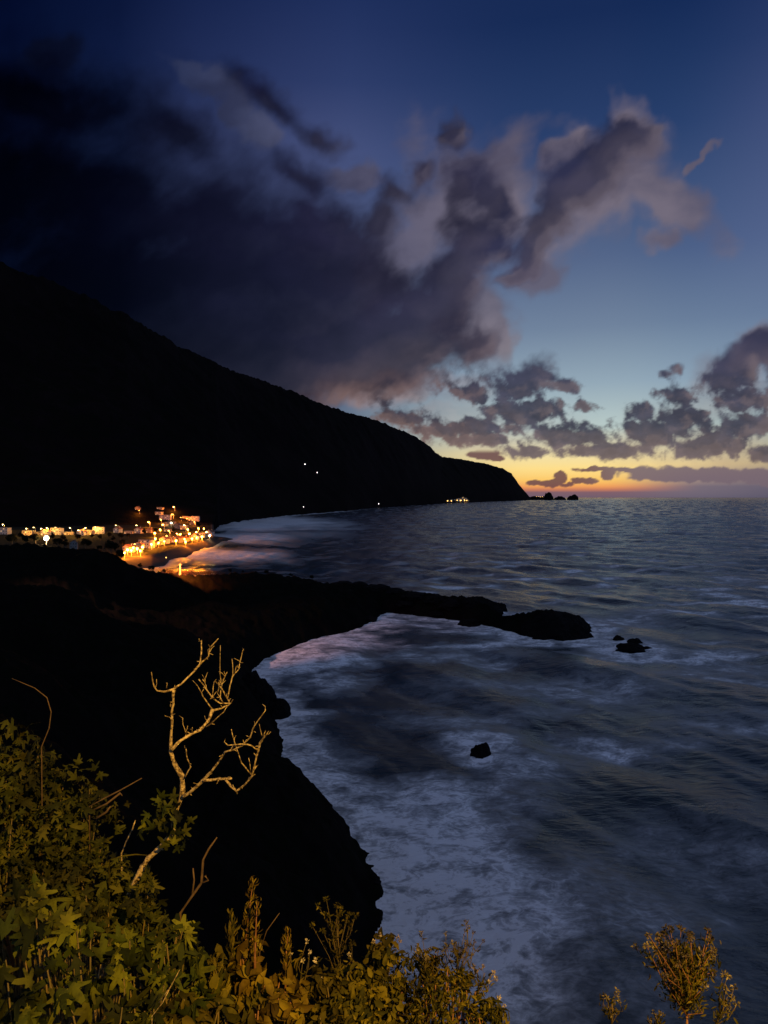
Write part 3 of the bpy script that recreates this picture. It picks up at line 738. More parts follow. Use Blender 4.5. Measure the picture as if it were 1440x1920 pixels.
HD = ['white two storey house with gabled clay roof','cream two storey house with flat roof','small ochre cottage with clay roof','white three storey block with flat roof','grey two storey house with gabled roof','long low cream building with flat roof']
_hf = {}
def house(kind, px, py, label, group, rz=0, s_=1., lo=575):
    o = HP[kind]
    if kind in _hf: o = copy_tree(o)
    _hf[kind] = 1
    x, y, z = place(px, py, 0, lo)
    o.location = (x, y, z-.4); o.rotation_euler = (0,0,rz); o.scale = (s_,)*3
    tag(o, f'{HD[kind]} {label}', 'house', group)
G1 = 'houses along the upper village street'
for i, (px, py, k_) in enumerate([(4,1002,3),(50,1004,1),(66,1003,5),(82,1004,0),(104,1003,3),(128,1003,5),(150,1004,0),(163,1003,1),(184,1001,3),(217,999,0),(240,1001,5),(257,1000,0),(278,999,2)]):
    house(k_, px, py, f'on the upper street, {ORD[i]} in its row', G1, random.uniform(-.35,.25), 1.)
G2 = 'houses along the seafront'
for i, (px, py, k_) in enumerate([(236,1036,0),(246,1033,1),(257,1031,0),(269,1028,3),(281,1025,2),(293,1022,5),(305,1019,0),(317,1017,1),(329,1017,4),(341,1015,2),(352,1014,5),(364,1012,0),(376,1008,1),(391,1004,0)]):
    house(k_, px, py, f'on the seafront, {ORD[i]} in its row', G2, random.uniform(-.5,.1), .95)
G3 = 'houses of the hillside hamlet'
for i, (px, py, k_) in enumerate([(257,956,2),(299,955,5),(296,966,1),(303,974,0),(312,975,3),(306,987,2),(320,985,1),(347,972,5),(358,976,0),(366,977,3),(359,984,2),(345,993,1),(330,991,4),(314,997,5)]):
    house(k_, px, py, f'in the hillside hamlet, {ORD[i]} counting downhill', G3, random.uniform(-.5,.3), 1.)
# dark building silhouetted on the near ridge
def near_thing(px, py_base, d): 
    dy = np.linspace(170, 560, 400); x = (px-720)/F*dy; z = height(x, dy); i = int(np.argmin(932-(z-CAM_H)/dy*F))
    return float(x[i]), float(dy[i]), float(z[i])
x, y, z = near_thing(137, 1030, 322)
o = copy_tree(HP[4]); o.location = (x, y, z-.3); o.rotation_euler = (0,0,.3); o.scale = (.34,.4,.45)
tag(o, 'small unlit gabled building silhouetted on the near ridge', 'house'); 
if 'group' in o: del o['group']
# far village under the cape
for i, (px, py, s_) in enumerate([(840,939,.8),(846,939.4,1),(853,938.6,1.1),(858,939,1.3),(862,936.5,1.2),(866,938.2,1.4),(868,934.5,1.2),(872,937.6,1.3),(877,938.6,1)]):
    o = copy_tree(HP[[1,3,1,3,1,3,1,3,1][i]]); x, d, zz = place(px, py, 0, 7000, 10500)
    o.location = (x, d, zz-3); o.scale = (2.4*s_, 2.2, 2.2*s_)
    tag(o, f'tiny lit building under the cape, {ORD[i]} of its cluster from the left', 'building', 'lit buildings under the cape')
for i, (px, py) in enumerate([(839,938.4),(846,938.6),(857,936.5),(861,934.8),(864,936.6),(868,932.5),(870,935.8),(875,937),(863,938.6),(871,938.4)]):
    x, d, zz = place(px, py, 30, 7000, 10500)
    o = lamp('cape', (x, d-12, zz), f'amber lamp of the village under the cape, {ORD[i]} in the cluster', 'lamps under the cape', sc=4)
for i, (px, py) in enumerate([(1006,931.2),(1010,930.6),(1013,931.6),(1017,931),(1021,931.4)]):
    d = 15200; x = (px-720)/F*d; zz = CAM_H + (932-py)/F*d
    lamp('cape', (x, d, zz-20), f'pinpoint town light beyond the cape, {ORD[i]} from the left', 'town lights beyond the cape', sc=3.4)

# distant trees and the lit verge on the near ridge ------------------------
M_BARK = simple_mat('bark', (.05,.035,.022), (.09,.065,.04), 9, .9, .01)
def leaf_mat(name, c1, c2, c3, rough=.55):
    m, nt, b = material(name)
    ri = nt.new('ShaderNodeNewGeometry').outputs['Random Per Island']
    col = nt.ramp(ri, [(0, c1), (.5, c2), (1, c3)])
    oc = nt.new('ShaderNodeTexCoord').outputs['Object']; n = nt.noise(oc, 40, 4, .6)
    col = nt.mix(nt.maprange(nt.noise(oc, 3.5, 3, .5), .42, .6), col, nt.mix(1., col, (.45,.42,.6), 'MULTIPLY'))
    col = nt.mix(nt.math('MULTIPLY', nt.maprange(n, .5, .72), .5), col, tuple(q*.45 for q in c1))
    nt.l.new(col, b.inputs['Base Color']); b.inputs['Roughness'].default_value = rough+.12; b.inputs['Specular IOR Level'].default_value = .08
    bump(nt, b, n, .003)
    return m
M_DTREE = leaf_mat('dark_tree_leaves', (.006,.008,.003), (.010,.013,.005), (.014,.014,.006), .8)
M_DRYB = leaf_mat('dry_brush_leaves', (.10,.07,.03), (.16,.10,.04), (.20,.13,.06), .8)
def scatter(tmpl_v, tmpl_f, pos, nrm, size, rg, roll=None, stretch=.15):
    """copies of a leaf template on points, leaf lying across the given normal"""
    n = len(pos); tv = np.array(tmpl_v, float)
    nrm = nrm/np.linalg.norm(nrm, axis=1, keepdims=True)
    a = rg.normal(size=(n,3)); a -= (a*nrm).sum(1, keepdims=True)*nrm
    if roll is not None: a = a*.6 + roll; a -= (a*nrm).sum(1, keepdims=True)*nrm
    a /= np.linalg.norm(a, axis=1, keepdims=True); b_ = np.cross(nrm, a)
    s = size[:,None,None]; sx2 = 1 + stretch*rg.normal(size=(n,1,1))
    v = pos[:,None,:] + s*(tv[None,:,0:1]*sx2*b_[:,None,:] + tv[None,:,1:2]*a[:,None,:] + tv[None,:,2:3]*nrm[:,None,:]*rg.uniform(.3,3.6,(n,1,1)))
    f = np.array(tmpl_f)[None] + (np.arange(n)*len(tv))[:,None,None]
    return v.reshape(-1,3), f.reshape(-1, f.shape[-1])
OVAL_V = [(0,0,0),(-.22,.3,.04),(0,.35,-.02),(.22,.3,.04),(-.2,.7,.02),(0,.7,-.05),(.2,.7,.02),(0,1,-.14)]
OVAL_F = [(0,2,1),(0,3,2),(1,2,5),(1,5,4),(2,3,6),(2,6,5),(4,5,7),(5,6,7)]
def far_tree_proto(seed, h, r, kind):
    rg = np.random.default_rng(seed); root = empty(kind, (0,0,0))
    MB().tube([(0,0,-1),(.1,0,h*.3),(0,.1,h*.6),(.1,.1,h*.85)], [.2,.17,.11,.04], 7).build('trunk', M_BARK, root)
    cs = rg.normal(size=(9,3)); cs /= np.linalg.norm(cs, axis=1, keepdims=True); cs = cs*np.array([r*.6,r*.6,h*.24])+np.array([0,0,h*.66])
    p = []
    for c in cs:
        q = rg.normal(size=(110,3)); q /= np.linalg.norm(q, axis=1, keepdims=True); p.append(c + q*rg.uniform(.3,1,(110,1))*r*.5)
    p = np.concatenate(p)
    v, f = scatter(OVAL_V, OVAL_F, p, rg.normal(size=p.shape)+np.array([0,0,.5]), rg.uniform(.35,.7,len(p)), rg)
    mesh_obj('crown', v, f, M_DTREE, root)
    return root
TP = [far_tree_proto(1, 6, 2.6, 'tree'), far_tree_proto(2, 4.6, 2.4, 'tree'), far_tree_proto(3, 5.4, 1.7, 'tree')]
_tf = {}
tl = [(22,1018,325,0),(48,1016,330,1),(66,1014,322,2),(108,1020,318,1),(122,1022,316,2),(160,1022,315,0),(186,1030,312,1),(208,1040,306,0),(226,1052,300,1),(262,1070,372,2),(283,1073,385,1),(307,1075,392,2),(392,1078,415,1),(432,1077,420,0),(455,1078,418,2),(500,1080,420,1),(545,1086,428,0),(585,1094,432,1)]
for i, (px, py, d, k_) in enumerate(tl):
    o = TP[k_]
    if k_ in _tf: o = copy_tree(o)
    _tf[k_] = 1
    x, y, z = near_thing(px, py, d); s_ = .6 + .35*random.random()
    if px > 260: s_ *= .6
    o.location = (x, y, z-.4); o.scale = (s_*1.2, s_*1.2, s_); o.rotation_euler = (0,0,random.uniform(0,6))
    tag(o, f'dark rounded tree silhouetted on the near ridge, {ORD[i]} from the left', 'tree', 'dark trees on the near ridge')
vt = [(38,1012),(60,1014),(98,1013),(118,1016),(146,1014),(172,1010),(188,1014),(204,1008),(212,1016),(226,1012),(229,1024),(270,1003),(289,1002),(240,1008),(325,1000),(371,990)]
for i, (px, py) in enumerate(vt):
    o = copy_tree(TP[i % 3]); x, y, z = place(px, py, 0); s_ = random.uniform(1.1, 1.7)
    o.location = (x, y, z-.3); o.scale = (s_, s_, s_); o.rotation_euler = (0,0,random.uniform(0,6))
    tag(o, f'dark garden tree between the village houses, {ORD[i]} from the left', 'tree', 'garden trees in the village')
# verge with pole and lit dry brush
x, y, z = near_thing(337, 1084, 392)
root = empty('utility_pole', (x, y, z)); tag(root, 'short pale pole standing in orange lit brush on the near ridge', 'pole')
MB().tube([(0,0,-1),(0,0,5.4)], [.36,.28], 8).build('post', M_WALLS[0], root)
MB().tube([(-.8,0,5.0),(.8,0,5.0)], .12, 6).build('crossbar', M_POLE, root)
rg = np.random.default_rng(9)
for i, (px, w) in enumerate([(312,3.5),(343,3.5),(356,4),(372,4.5),(392,3.5)]):
    x, y, z = near_thing(px, 1085, 390); y -= 3+i%3; z = ground(x, y); p = rg.normal(size=(420,3))*np.array([w*.6,w*.4,.7])+np.array([0,0,1.2])
    v, f = scatter(OVAL_V, OVAL_F, p, rg.normal(size=p.shape), rg.uniform(.3,.6,len(p)), rg)
    root = empty('dry_bush', (x, y, z)); mesh_obj('foliage', v, f, M_DRYB, root)
    MB().tube([(0,0,-.5),(.1,0,1)], [.08,.04], 5).build('stem', M_BARK, root)
    tag(root, ['dry bush glowing orange left of the pale pole','dry bush directly at the foot of the pale pole','dry bush just right of the pale pole','widest orange lit bush right of the pale pole','dim bush at the right end of the lit verge'][i], 'bush', 'lit dry bushes by the pale pole')
def spot(name, loc, target, energy, col, ang, blend=.6, r=.3):
    l = bpy.data.lights.new(name, 'SPOT'); l.energy = energy; l.color = col; l.spot_size = R(ang); l.spot_blend = blend; l.shadow_soft_size = r
    o = bpy.data.objects.new(name, l); COL.objects.link(o); o.location = loc
    o.rotation_euler = (Vector(target)-Vector(loc)).to_track_quat('-Z', 'Y').to_euler(); return o
x, y, z = near_thing(352, 1085, 392)
spot('verge_lamp_light', (x+1, y-11, z+9), (x, y-3, z), 200000, (1,.22,.03), 92, .9)
spot('coast_road_lamp_light', (-135, 195, 62), (-46, 292, 0), 620000, (1,.40,.32), 30, 1., 1.)
spot('path_lamp_light', (3.2, -3.6, 64.2), (-.6, 4, 57.6), 9600, (1,.55,.07), 95, .7, .10)
# ------------------------------------------------------------------ foreground plants
def fig_template(seed, lobes=5):
    out = []; rs_ = np.random.default_rng(seed)
    lw = rs_.uniform(.75, 1.12, 5)
    for th in range(-150, 151, 12):
        best = .32
        for k, (c, L) in enumerate([(-118,.55),(-62,.85),(0,1.),(62,.85),(118,.55)]):
            if lobes == 3 and abs(c) > 100: continue
            dd = (th-c)/25
            best = max(best, L*lw[k]*math.exp(-dd*dd*1.1))
        a = R(th); out.append((best*.62*math.sin(a)*rs_.uniform(.92,1.08), .38+best*.62*math.cos(a)))
    v = [(0,.36,.05),(0,0,0)] + [(x, y, -.16*(x*x+(y-.35)**2) + .05*math.sin(5*x+seed)) for x, y in out]
    v = [(0,.36,.06)] + v[2:] + [(0,.05,0)]
    n = len(out); f = [(0, i+1, i+2) for i in range(n-1)] + [(0, n, n+1), (0, n+1, 1)]
    return v, f
FIG_V, FIG_F = fig_template(1); FIG3_V, FIG3_F = fig_template(2, 3); FIGS = fig_template(8)
NARROW_V = [(x*.55, y, z) for x, y, z in OVAL_V]
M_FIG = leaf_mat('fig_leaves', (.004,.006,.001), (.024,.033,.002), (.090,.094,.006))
M_FIG2 = leaf_mat('shaded_fig_leaves', (.009,.011,.001), (.026,.030,.002), (.052,.048,.004))  # duller copy of the fig leaves, shade painted into the colour
M_RUST = leaf_mat('rusty_leaves', (.022,.015,.001), (.07,.045,.002), (.13,.098,.005), .6)
M_OLIVE = leaf_mat('olive_leaves', (.012,.013,.001), (.045,.040,.002), (.11,.088,.006), .6)
M_WOOL = leaf_mat('woolly_flower_heads', (.06,.05,.02), (.12,.10,.045), (.20,.17,.10), .9)
M_FLOW = leaf_mat('pale_flowers', (.22,.19,.10), (.34,.29,.18), (.42,.37,.28), .8)
M_STEM = simple_mat('green_brown_stems', (.05,.04,.008), (.09,.06,.015), 30, .7, .002)
M_PALEBARK = simple_mat('pale_dry_bark', (.06,.038,.012), (.40,.30,.13), 55, .75, .006)
M_DULL = simple_mat('dull_dry_stalk', (.05,.03,.012), (.09,.055,.022), 30, .8, .002)
M_REDSTEM = simple_mat('reddish_stems', (.11,.045,.015), (.17,.08,.03), 30, .7, .002)

def fol(rg, blobs, n_per, size, tmpl, face=.6, droop=.5):
    """leaf points in a set of clumps: clumps inside each blob so gaps stay"""
    P_, N_, S_ = [], [], []
    tot = sum(b_[3]**2 for b_ in blobs)
    for (px, py, d, rp) in blobs:
        c = np.array(at(px, py, d)); r = rp*d/F
        n = max(12, int(n_per*rp*rp/tot))
        ncl = max(4, n//11)
        q = rg.normal(size=(ncl,3)); q /= np.linalg.norm(q, axis=1, keepdims=True); q *= rg.uniform(.35,1,(ncl,1))**.5*r
        idx = rg.integers(0, ncl, n); p = c + q[idx] + rg.normal(size=(n,3))*r*.16
        nn = (p-c)/r*.5 + rg.normal(size=(n,3))*.8 + np.array([0,-face,.45])
        P_.append(p); N_.append(nn); S_.append(rg.uniform(.4,1.2,n)*size)
    return np.concatenate(P_), np.concatenate(N_), np.concatenate(S_)
def stems_for(rg, base, pts, n, r0=.012, mat=M_STEM, parent=None, name='stem'):
    mb = MB()
    for i in rg.choice(len(pts), min(n, len(pts)), replace=False):
        e = Vector(pts[i]); b_ = Vector(base) + Vector(rg.normal(size=3)*np.array([.12,.12,.02]))
        m1 = b_.lerp(e, .35) + Vector(rg.normal(size=3)*.06) + Vector((0,0,.05)); m2 = b_.lerp(e, .7) + Vector(rg.normal(size=3)*.05)
        mb.tube([b_, m1, m2, e], [r0, r0*.75, r0*.5, r0*.25], 5)
    return mb.build(name, mat, parent, True)
def bush(name, label, cat, blobs, n, size, tmpl, mat, seed, stems=40, group=None, face=.6, smat=M_STEM, r0=.012):
    rg = np.random.default_rng(seed)
    pts, nr, sz = fol(rg, blobs, n, size, tmpl, face)
    cx, cy = pts[:,0].mean(), pts[:,1].mean(); gz0 = ground(cx, cy)
    root = empty(name, (cx, cy, gz0)); off = np.array([cx, cy, gz0])
    if tmpl is FIG or tmpl is FIG3:
        n = len(pts); k = rg.integers(0, 3, n); vs, fs, o_ = [], [], 0
        for j, tm in enumerate([FIG, FIG3, FIGS]):
            m_ = k == j; v, f = scatter(tm[0], tm[1], (pts-off)[m_], nr[m_], sz[m_], rg, roll=np.array([0,-.2,-.4]), stretch=.22)
            vs.append(v); fs.append(f+o_); o_ += len(v)
        v, f = np.concatenate(vs), np.concatenate(fs)
    else:
        v, f = scatter(tmpl[0], tmpl[1], pts-off, nr, sz, rg, roll=np.array([0,-.2,-.5]))
    mesh_obj('foliage', v, f, mat, root, True)
    stems_for(rg, (0,0,-.1), pts-off, stems, r0, smat, root)
    return tag(root, label, cat, group)
FIG = (FIG_V, FIG_F); FIG3 = (FIG3_V, FIG3_F); OVAL = (OVAL_V, OVAL_F); NAR = (NARROW_V, OVAL_F)
GB = 'leafy bushes on the bank in the foreground'
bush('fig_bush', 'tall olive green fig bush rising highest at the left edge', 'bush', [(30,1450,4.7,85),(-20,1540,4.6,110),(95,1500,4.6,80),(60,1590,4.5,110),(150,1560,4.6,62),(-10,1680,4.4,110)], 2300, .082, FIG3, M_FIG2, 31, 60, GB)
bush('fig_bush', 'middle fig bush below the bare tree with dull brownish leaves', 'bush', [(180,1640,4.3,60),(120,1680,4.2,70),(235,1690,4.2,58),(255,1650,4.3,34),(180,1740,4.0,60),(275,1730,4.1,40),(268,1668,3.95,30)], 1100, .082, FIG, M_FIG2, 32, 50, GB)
bush('fig_bush', 'fig bush with the largest lobed leaves at the bottom left corner', 'bush', [(60,1700,3.5,60),(110,1790,3.3,70),(30,1830,3.2,60),(180,1860,3.1,62),(80,1910,3.0,60),(210,1790,3.4,50)], 290, .125, FIG, M_FIG, 33, 40, GB, .9)
bush('fig_bush', 'fig bush with bright yellow green lobed leaves left of the rusty shrub', 'bush', [(300,1800,3.5,55),(345,1760,3.6,35),(375,1800,3.5,40),(300,1870,3.3,50),(250,1900,3.1,40),(370,1870,3.3,45)], 230, .105, FIG, M_FIG, 34, 40, GB, .9)
bush('low_shrub', 'dim undershrub of small leaves along the bottom edge between fig and rusty shrubs', 'shrub', [(420,1830,3.6,45),(400,1900,3.3,55),(470,1900,3.3,45),(340,1910,3.2,45)], 520, .07, OVAL, M_OLIVE, 35, 40, GB)
bush('rusty_shrub', 'rusty orange leafed shrub with upright shoots left of the flowering weed', 'shrub', [(465,1790,3.7,34),(450,1830,3.6,36),(480,1850,3.5,40),(535,1850,3.5,34),(520,1900,3.3,42)], 520, .075, OVAL, M_RUST, 36, 50, GB, smat=M_REDSTEM)
bush('leafy_shrub', 'dense olive shrub of small leaves right of the rusty shrub', 'shrub', [(600,1870,3.6,45),(650,1850,3.7,40),(700,1830,3.8,48),(640,1910,3.4,45),(700,1900,3.5,48),(730,1790,3.9,34)], 1500, .055, OVAL, M_OLIVE, 37, 60, GB)
bush('dense_shrub', 'dense golden brown shrub at the bottom centre, last before the open water', 'shrub', [(780,1840,3.9,52),(835,1830,3.9,42),(800,1900,3.6,60),(870,1890,3.7,50),(915,1910,3.6,34),(755,1900,3.6,40),(865,1840,3.9,24)], 2600, .048, NAR, M_OLIVE, 38, 90, GB, smat=M_REDSTEM)

# upright leafy shoots -------------------------------------------------------
def shoot(name, label, cat, path, n, size, mat, seed, tmpl=NAR, spread=.5, flower=None, smat=M_STEM, r=.006, group=None):
    rg = np.random.default_rng(seed)
    pts = [at(*p) for p in path]; g0 = Vector((pts[0].x, pts[0].y, ground(pts[0].x, pts[0].y)))
    root = empty(name, g0); rel = [p-g0 for p in pts]
    L = len(rel)-1
    MB().tube([Vector((0,0,-.05))]+rel, [r*1.3]+[r*(1-.75*i/L) for i in range(L+1)], 6).build('stem', smat, root, True)
    t = rg.uniform(.1, 1, n)**.8*L; i0 = np.minimum(t.astype(int), L-1); fr = (t-i0)[:,None]
    A = np.array(rel); p = A[i0]*(1-fr) + A[i0+1]*fr; ax = A[i0+1]-A[i0]; ax /= np.linalg.norm(ax, axis=1, keepdims=True)
    side = rg.normal(size=(n,3)); v, f = scatter(tmpl[0], tmpl[1], p+side*.006, side*spread+np.array([0,-.6,0]), size*(1.15-.6*t/L)*rg.uniform(.6,1.1,n), rg, roll=ax*1.6+side*.5)
    mesh_obj('leaves', v, f, mat, root)
    if flower:
        fp = A[-1] + rg.normal(size=(flower,3))*.02
        v, f = scatter(OVAL_V, OVAL_F, fp, rg.normal(size=(flower,3)), rg.uniform(.010,.022,flower), rg)
        mesh_obj('flower_head', v, f, M_FLOW, root)
    return tag(root, label, cat, group)
GS = 'upright shoots rising above the foreground shrubs'
shoot('upright_shoot', 'tallest rusty spike shoot rising out of the rusty shrub', 'shoot', [(462,1830,3.7),(460,1770,3.7),(467,1710,3.72),(474,1655,3.75)], 90, .06, M_RUST, 51, smat=M_REDSTEM, group=GS)
shoot('upright_shoot', 'leafy shoot close beside the tallest rusty spike on its left', 'shoot', [(440,1850,3.65),(434,1770,3.65),(432,1715,3.7)], 70, .07, M_OLIVE, 52, group=GS)
shoot('upright_shoot', 'thin shoot crossing the tallest rusty spike', 'shoot', [(478,1790,3.6),(480,1740,3.6),(482,1690,3.6)], 40, .05, M_RUST, 53, smat=M_REDSTEM, group=GS)
shoot('upright_shoot', 'orange leafed shoot halfway between the rusty spike and the flowering weed', 'shoot', [(535,1880,3.5),(536,1800,3.55),(540,1745,3.6)], 85, .055, M_RUST, 54, smat=M_REDSTEM, group=GS)
shoot('upright_shoot', 'short fan of yellow green leaves at the foot of the rusty shrub', 'shoot', [(415,1900,3.4),(412,1850,3.4),(400,1800,3.45)], 55, .085, M_OLIVE, 55, group=GS)
# flowering weeds ----------------------------------------------------------
def weed(name, label, base, heads, seed, hr=.016, leaves=60, lsz=.035, mat=M_FLOW, lmat=M_OLIVE, npet=16, group=None, smat=M_STEM, rst=.003, lj=.008):
    rg = np.random.default_rng(seed); b0 = at(*base); g0 = Vector((b0.x, b0.y, min(ground(b0.x, b0.y), b0.z-.1)))
    root = empty(name, g0); st_ = MB(); LP = []
    rb = b0-g0; hm = [at(*h_)-g0 for h_ in heads]; top = sum(hm, Vector((0,0,0)))/len(hm)
    st_.tube([rb, rb.lerp(top, .5)+Vector((.006,0,0)), top], [rst*1.7, rst*1.2, rst*.6], 6)
    st_.tube([(0,0,-.05), rb*.5+Vector((.02,0,0)), rb], [rst*2.2, rst*2, rst*1.7], 6)
    for (px, py, d) in heads:
        e = at(px, py, d)-g0; sp = rb.lerp(top, rg.uniform(0, .75)); m1 = sp.lerp(e, .5) + Vector(rg.normal(size=3)*.02) - Vector((0,0,.01))
        st_.tube([sp, m1, e], [rst*1., rst*.7, rst*.4], 5)
        for k in range(max(1, leaves//len(heads))):
            t = rg.uniform(.1, .95); LP.append((sp.lerp(m1, t*2) if t < .5 else m1.lerp(e, t*2-1)) + Vector(rg.normal(size=3)*lj))
    st_.build('stem', smat, root, True)
    LP = np.array([tuple(p) for p in LP]); n = len(LP)
    v, f = scatter(NARROW_V, OVAL_F, LP, rg.normal(size=(n,3))+np.array([0,-.4,.2]), rg.uniform(.5,1.2,n)*lsz, rg, roll=np.array([0,0,.8]))
    mesh_obj('leaves', v, f, lmat, root)
    for (px, py, d) in heads:
        e = np.array(at(px, py, d)-g0); h = rg.normal(size=(npet,3)); h /= np.linalg.norm(h, axis=1, keepdims=True)
        v, f = scatter(OVAL_V, OVAL_F, e+h*hr*.25, np.cross(h, rg.normal(size=(npet,3))), rg.uniform(.7,1.2,npet)*hr, rg, roll=h*3)
        mesh_obj('flower_head', v, f, mat, root)
    return tag(root, label, 'flowering weed', group)
rg0 = np.random.default_rng(77)
def near_pts(c, n, sx_, sy_, d, dd=.1): return [(c[0]+rg0.normal()*sx_, c[1]+rg0.normal()*sy_, d+rg0.normal()*dd) for _ in range(n)]
GW = 'flowering weeds on the foreground bank'
weed('flowering_weed', 'tall weed with pale yellow heads standing against the black cliff', (640,1860,3.7),
     [(612,1686,3.7),(597,1698,3.72),(632,1697,3.7),(612,1716,3.68),(653,1715,3.7),(649,1725,3.72),(666,1716,3.7),(636,1712,3.75),(620,1730,3.7),(605,1745,3.66),(628,1750,3.7),(655,1735,3.74),(585,1735,3.7),(660,1770,3.7),(640,1705,3.7)], 61, .017, 150, .032, M_OLIVE, group=GW, rst=.002)
weed('flowering_weed', 'smaller weed with pale heads left of the tall yellow headed weed', (560,1880,3.6), [(575,1765,3.6),(580,1785,3.6),(568,1800,3.6),(590,1815,3.62),(545,1790,3.6),(600,1835,3.6),(592,1800,3.6)], 62, .012, 40, .03, group=GW)
weed('flowering_weed', 'weed with white dots of flowers at the left end of the golden shrub', (720,1870,3.9), [(700,1765,3.9),(712,1752,3.9),(718,1770,3.92),(722,1788,3.9),(704,1792,3.9),(730,1805,3.9),(655,1790,3.85),(745,1757,3.9),(750,1763,3.9),(740,1790,3.9)], 63, .012, 90, .03, group=GW)
weed('flowering_weed', 'feathery weed rising in the middle of the golden shrub against the water', (800,1880,4.0), near_pts((800,1785),10,15,12,4.)+[(790,1748,4.),(782,1775,4.)], 64, .012, 120, .03, M_WOOL, group=GW)
weed('flowering_weed', 'tallest feathery weed over the right half of the golden shrub', (850,1880,4.0), near_pts((848,1772),14,16,14,4.)+[(873,1728,4.),(878,1738,4.),(888,1748,4.),(872,1745,4.),(890,1765,4.),(884,1790,4.)], 65, .011, 150, .03, M_WOOL, group=GW)
weed('flowering_weed', 'weed with a pinkish white head at the right shoulder of the golden shrub', (880,1900,3.9), [(888,1812,3.9),(893,1820,3.9),(905,1812,3.9),(925,1825,3.9),(930,1835,3.9),(915,1840,3.9)], 66, .014, 90, .03, group=GW)
weed('flowering_weed', 'lone drooping weed at the lower right edge of the golden shrub', (900,1925,3.7), [(946,1886,3.7),(935,1870,3.7),(940,1905,3.7)], 67, .011, 40, .03, group=GW)
hd = near_pts((1285,1790),40,36,24,3.6,.1)+near_pts((1290,1835),26,36,16,3.6,.1)+[(1232,1756,3.6),(1238,1766,3.6),(1257,1741,3.6),(1277,1740,3.6),(1327,1745,3.6),(1333,1757,3.6),(1335,1785,3.6),(1340,1790,3.6),(1245,1752,3.6),(1255,1772,3.6),(1246,1805,3.6),(1335,1828,3.6)]
weed('woolly_weed', 'bushy weed with many woolly pale heads at the lower right before the water', (1288,1905,3.5), hd, 68, .017, 2400, .034, M_WOOL, M_OLIVE, 18, GW, M_REDSTEM, .0032, .022)
weed('woolly_weed', 'sparse offshoot weed to the right of the bushy woolly weed', (1340,1925,3.5), [(1358,1826,3.5),(1365,1830,3.5),(1377,1850,3.5),(1382,1883,3.5),(1366,1888,3.5),(1357,1880,3.5),(1345,1905,3.5),(1360,1855,3.5),(1373,1870,3.5),(1355,1900,3.5)], 69, .017, 60, .035, M_WOOL, M_OLIVE, 14, GW)
weed('woolly_weed', 'short two headed weed standing alone left of the bushy woolly weed', (1146,1925,3.5), [(1133,1866,3.5),(1137,1870,3.5),(1157,1857,3.5),(1158,1866,3.5),(1161,1878,3.5),(1138,1888,3.5),(1145,1902,3.5),(1152,1895,3.5)], 70, .013, 60, .03, M_WOOL, M_OLIVE, 14, GW)
weed('woolly_weed', 'faint low weed between the two headed weed and the bushy one', (1235,1935,3.5), [(1226,1898,3.5),(1232,1905,3.5),(1240,1900,3.5),(1218,1912,3.5)], 71, .012, 50, .03, M_WOOL, M_OLIVE, 12, GW)

# bare fig tree ---------------------------------------------------------------
root0 = at(277, 1612, 4.1); gz0 = ground(root0.x, root0.y)
TR = empty('bare_fig_tree', (root0.x, root0.y, gz0))
tag(TR, 'leafless pale branched fig tree lit against the black cliff', 'bare tree')
T0 = Vector((root0.x, root0.y, gz0))
def zp(X, Y, d): return at(200+X/4, 1160+Y/4, d)-T0
def limb(name, pts, d0, d1, mat=M_PALEBARK, parent=None, spur=True, seed=0):
    rg = np.random.default_rng(seed+len(pts)*7+int(pts[0][0])); n = len(pts); V3, Rr = [], []
    for i in range(n-1):
        a, b_ = pts[i], pts[i+1]; m_ = 3
        for j in range(m_):
            u = j/m_; t = (i+u)/(n-1); d = d0+(d1-d0)*t
            V3.append(zp(a[0]*(1-u)+b_[0]*u + (rg.normal()*1.6 if j else 0), a[1]*(1-u)+b_[1]*u+(rg.normal()*1.6 if j else 0), d))
            Rr.append((a[2]*(1-u)+b_[2]*u)/4*d/F*rg.uniform(.8,1.12)*.88)
    V3.append(zp(pts[-1][0], pts[-1][1], d1)); Rr.append(pts[-1][2]/4*d1/F)
    if name == 'trunk': V3 = [Vector((-.75,.25,.1)), Vector((-.5,.15,.6)), V3[0]*.8+Vector((-.22,.05,0))] + V3; Rr = [Rr[0]*1.5, Rr[0]*1.3, Rr[0]*1.1] + Rr
    mb = MB().tube(V3, Rr, 8)
    if spur:
        for i in range(2, len(V3)-1, 2):
            if rg.random() < .5:
                dr = Vector(rg.normal(size=3)); dr.normalize(); L = rg.uniform(.008, .022)
                mb.tube([V3[i], V3[i]+dr*(Rr[i]+L)], [min(Rr[i]*.6,.005), .0018], 5)
    for i in range(3, len(V3)):
        if Rr[i] < .011 and rg.random() < .34:
            dr = Vector((rg.normal()*.6, rg.normal()*.6, rg.uniform(.3,1.2))); dr.normalize(); L = rg.uniform(.02, .06)
            m_ = V3[i]+dr*L*.5+Vector(rg.normal(size=3)*.004)
            mb.tube([V3[i], m_, V3[i]+dr*L+Vector(rg.normal(size=3)*.006)], [.0026, .002, .001], 5)
    return mb.build(name, mat, parent or TR, True)
limb('trunk', [(270,1860,24),(310,1800,22),(420,1700,25),(500,1600,22),(495,1510,20),(545,1385,20),(570,1290,21),(565,1180,22),(510,1090,18),(480,1000,17),(482,900,13),(490,800,11),(488,700,11),(500,600,11),(498,530,13)], 4.1, 4.0)
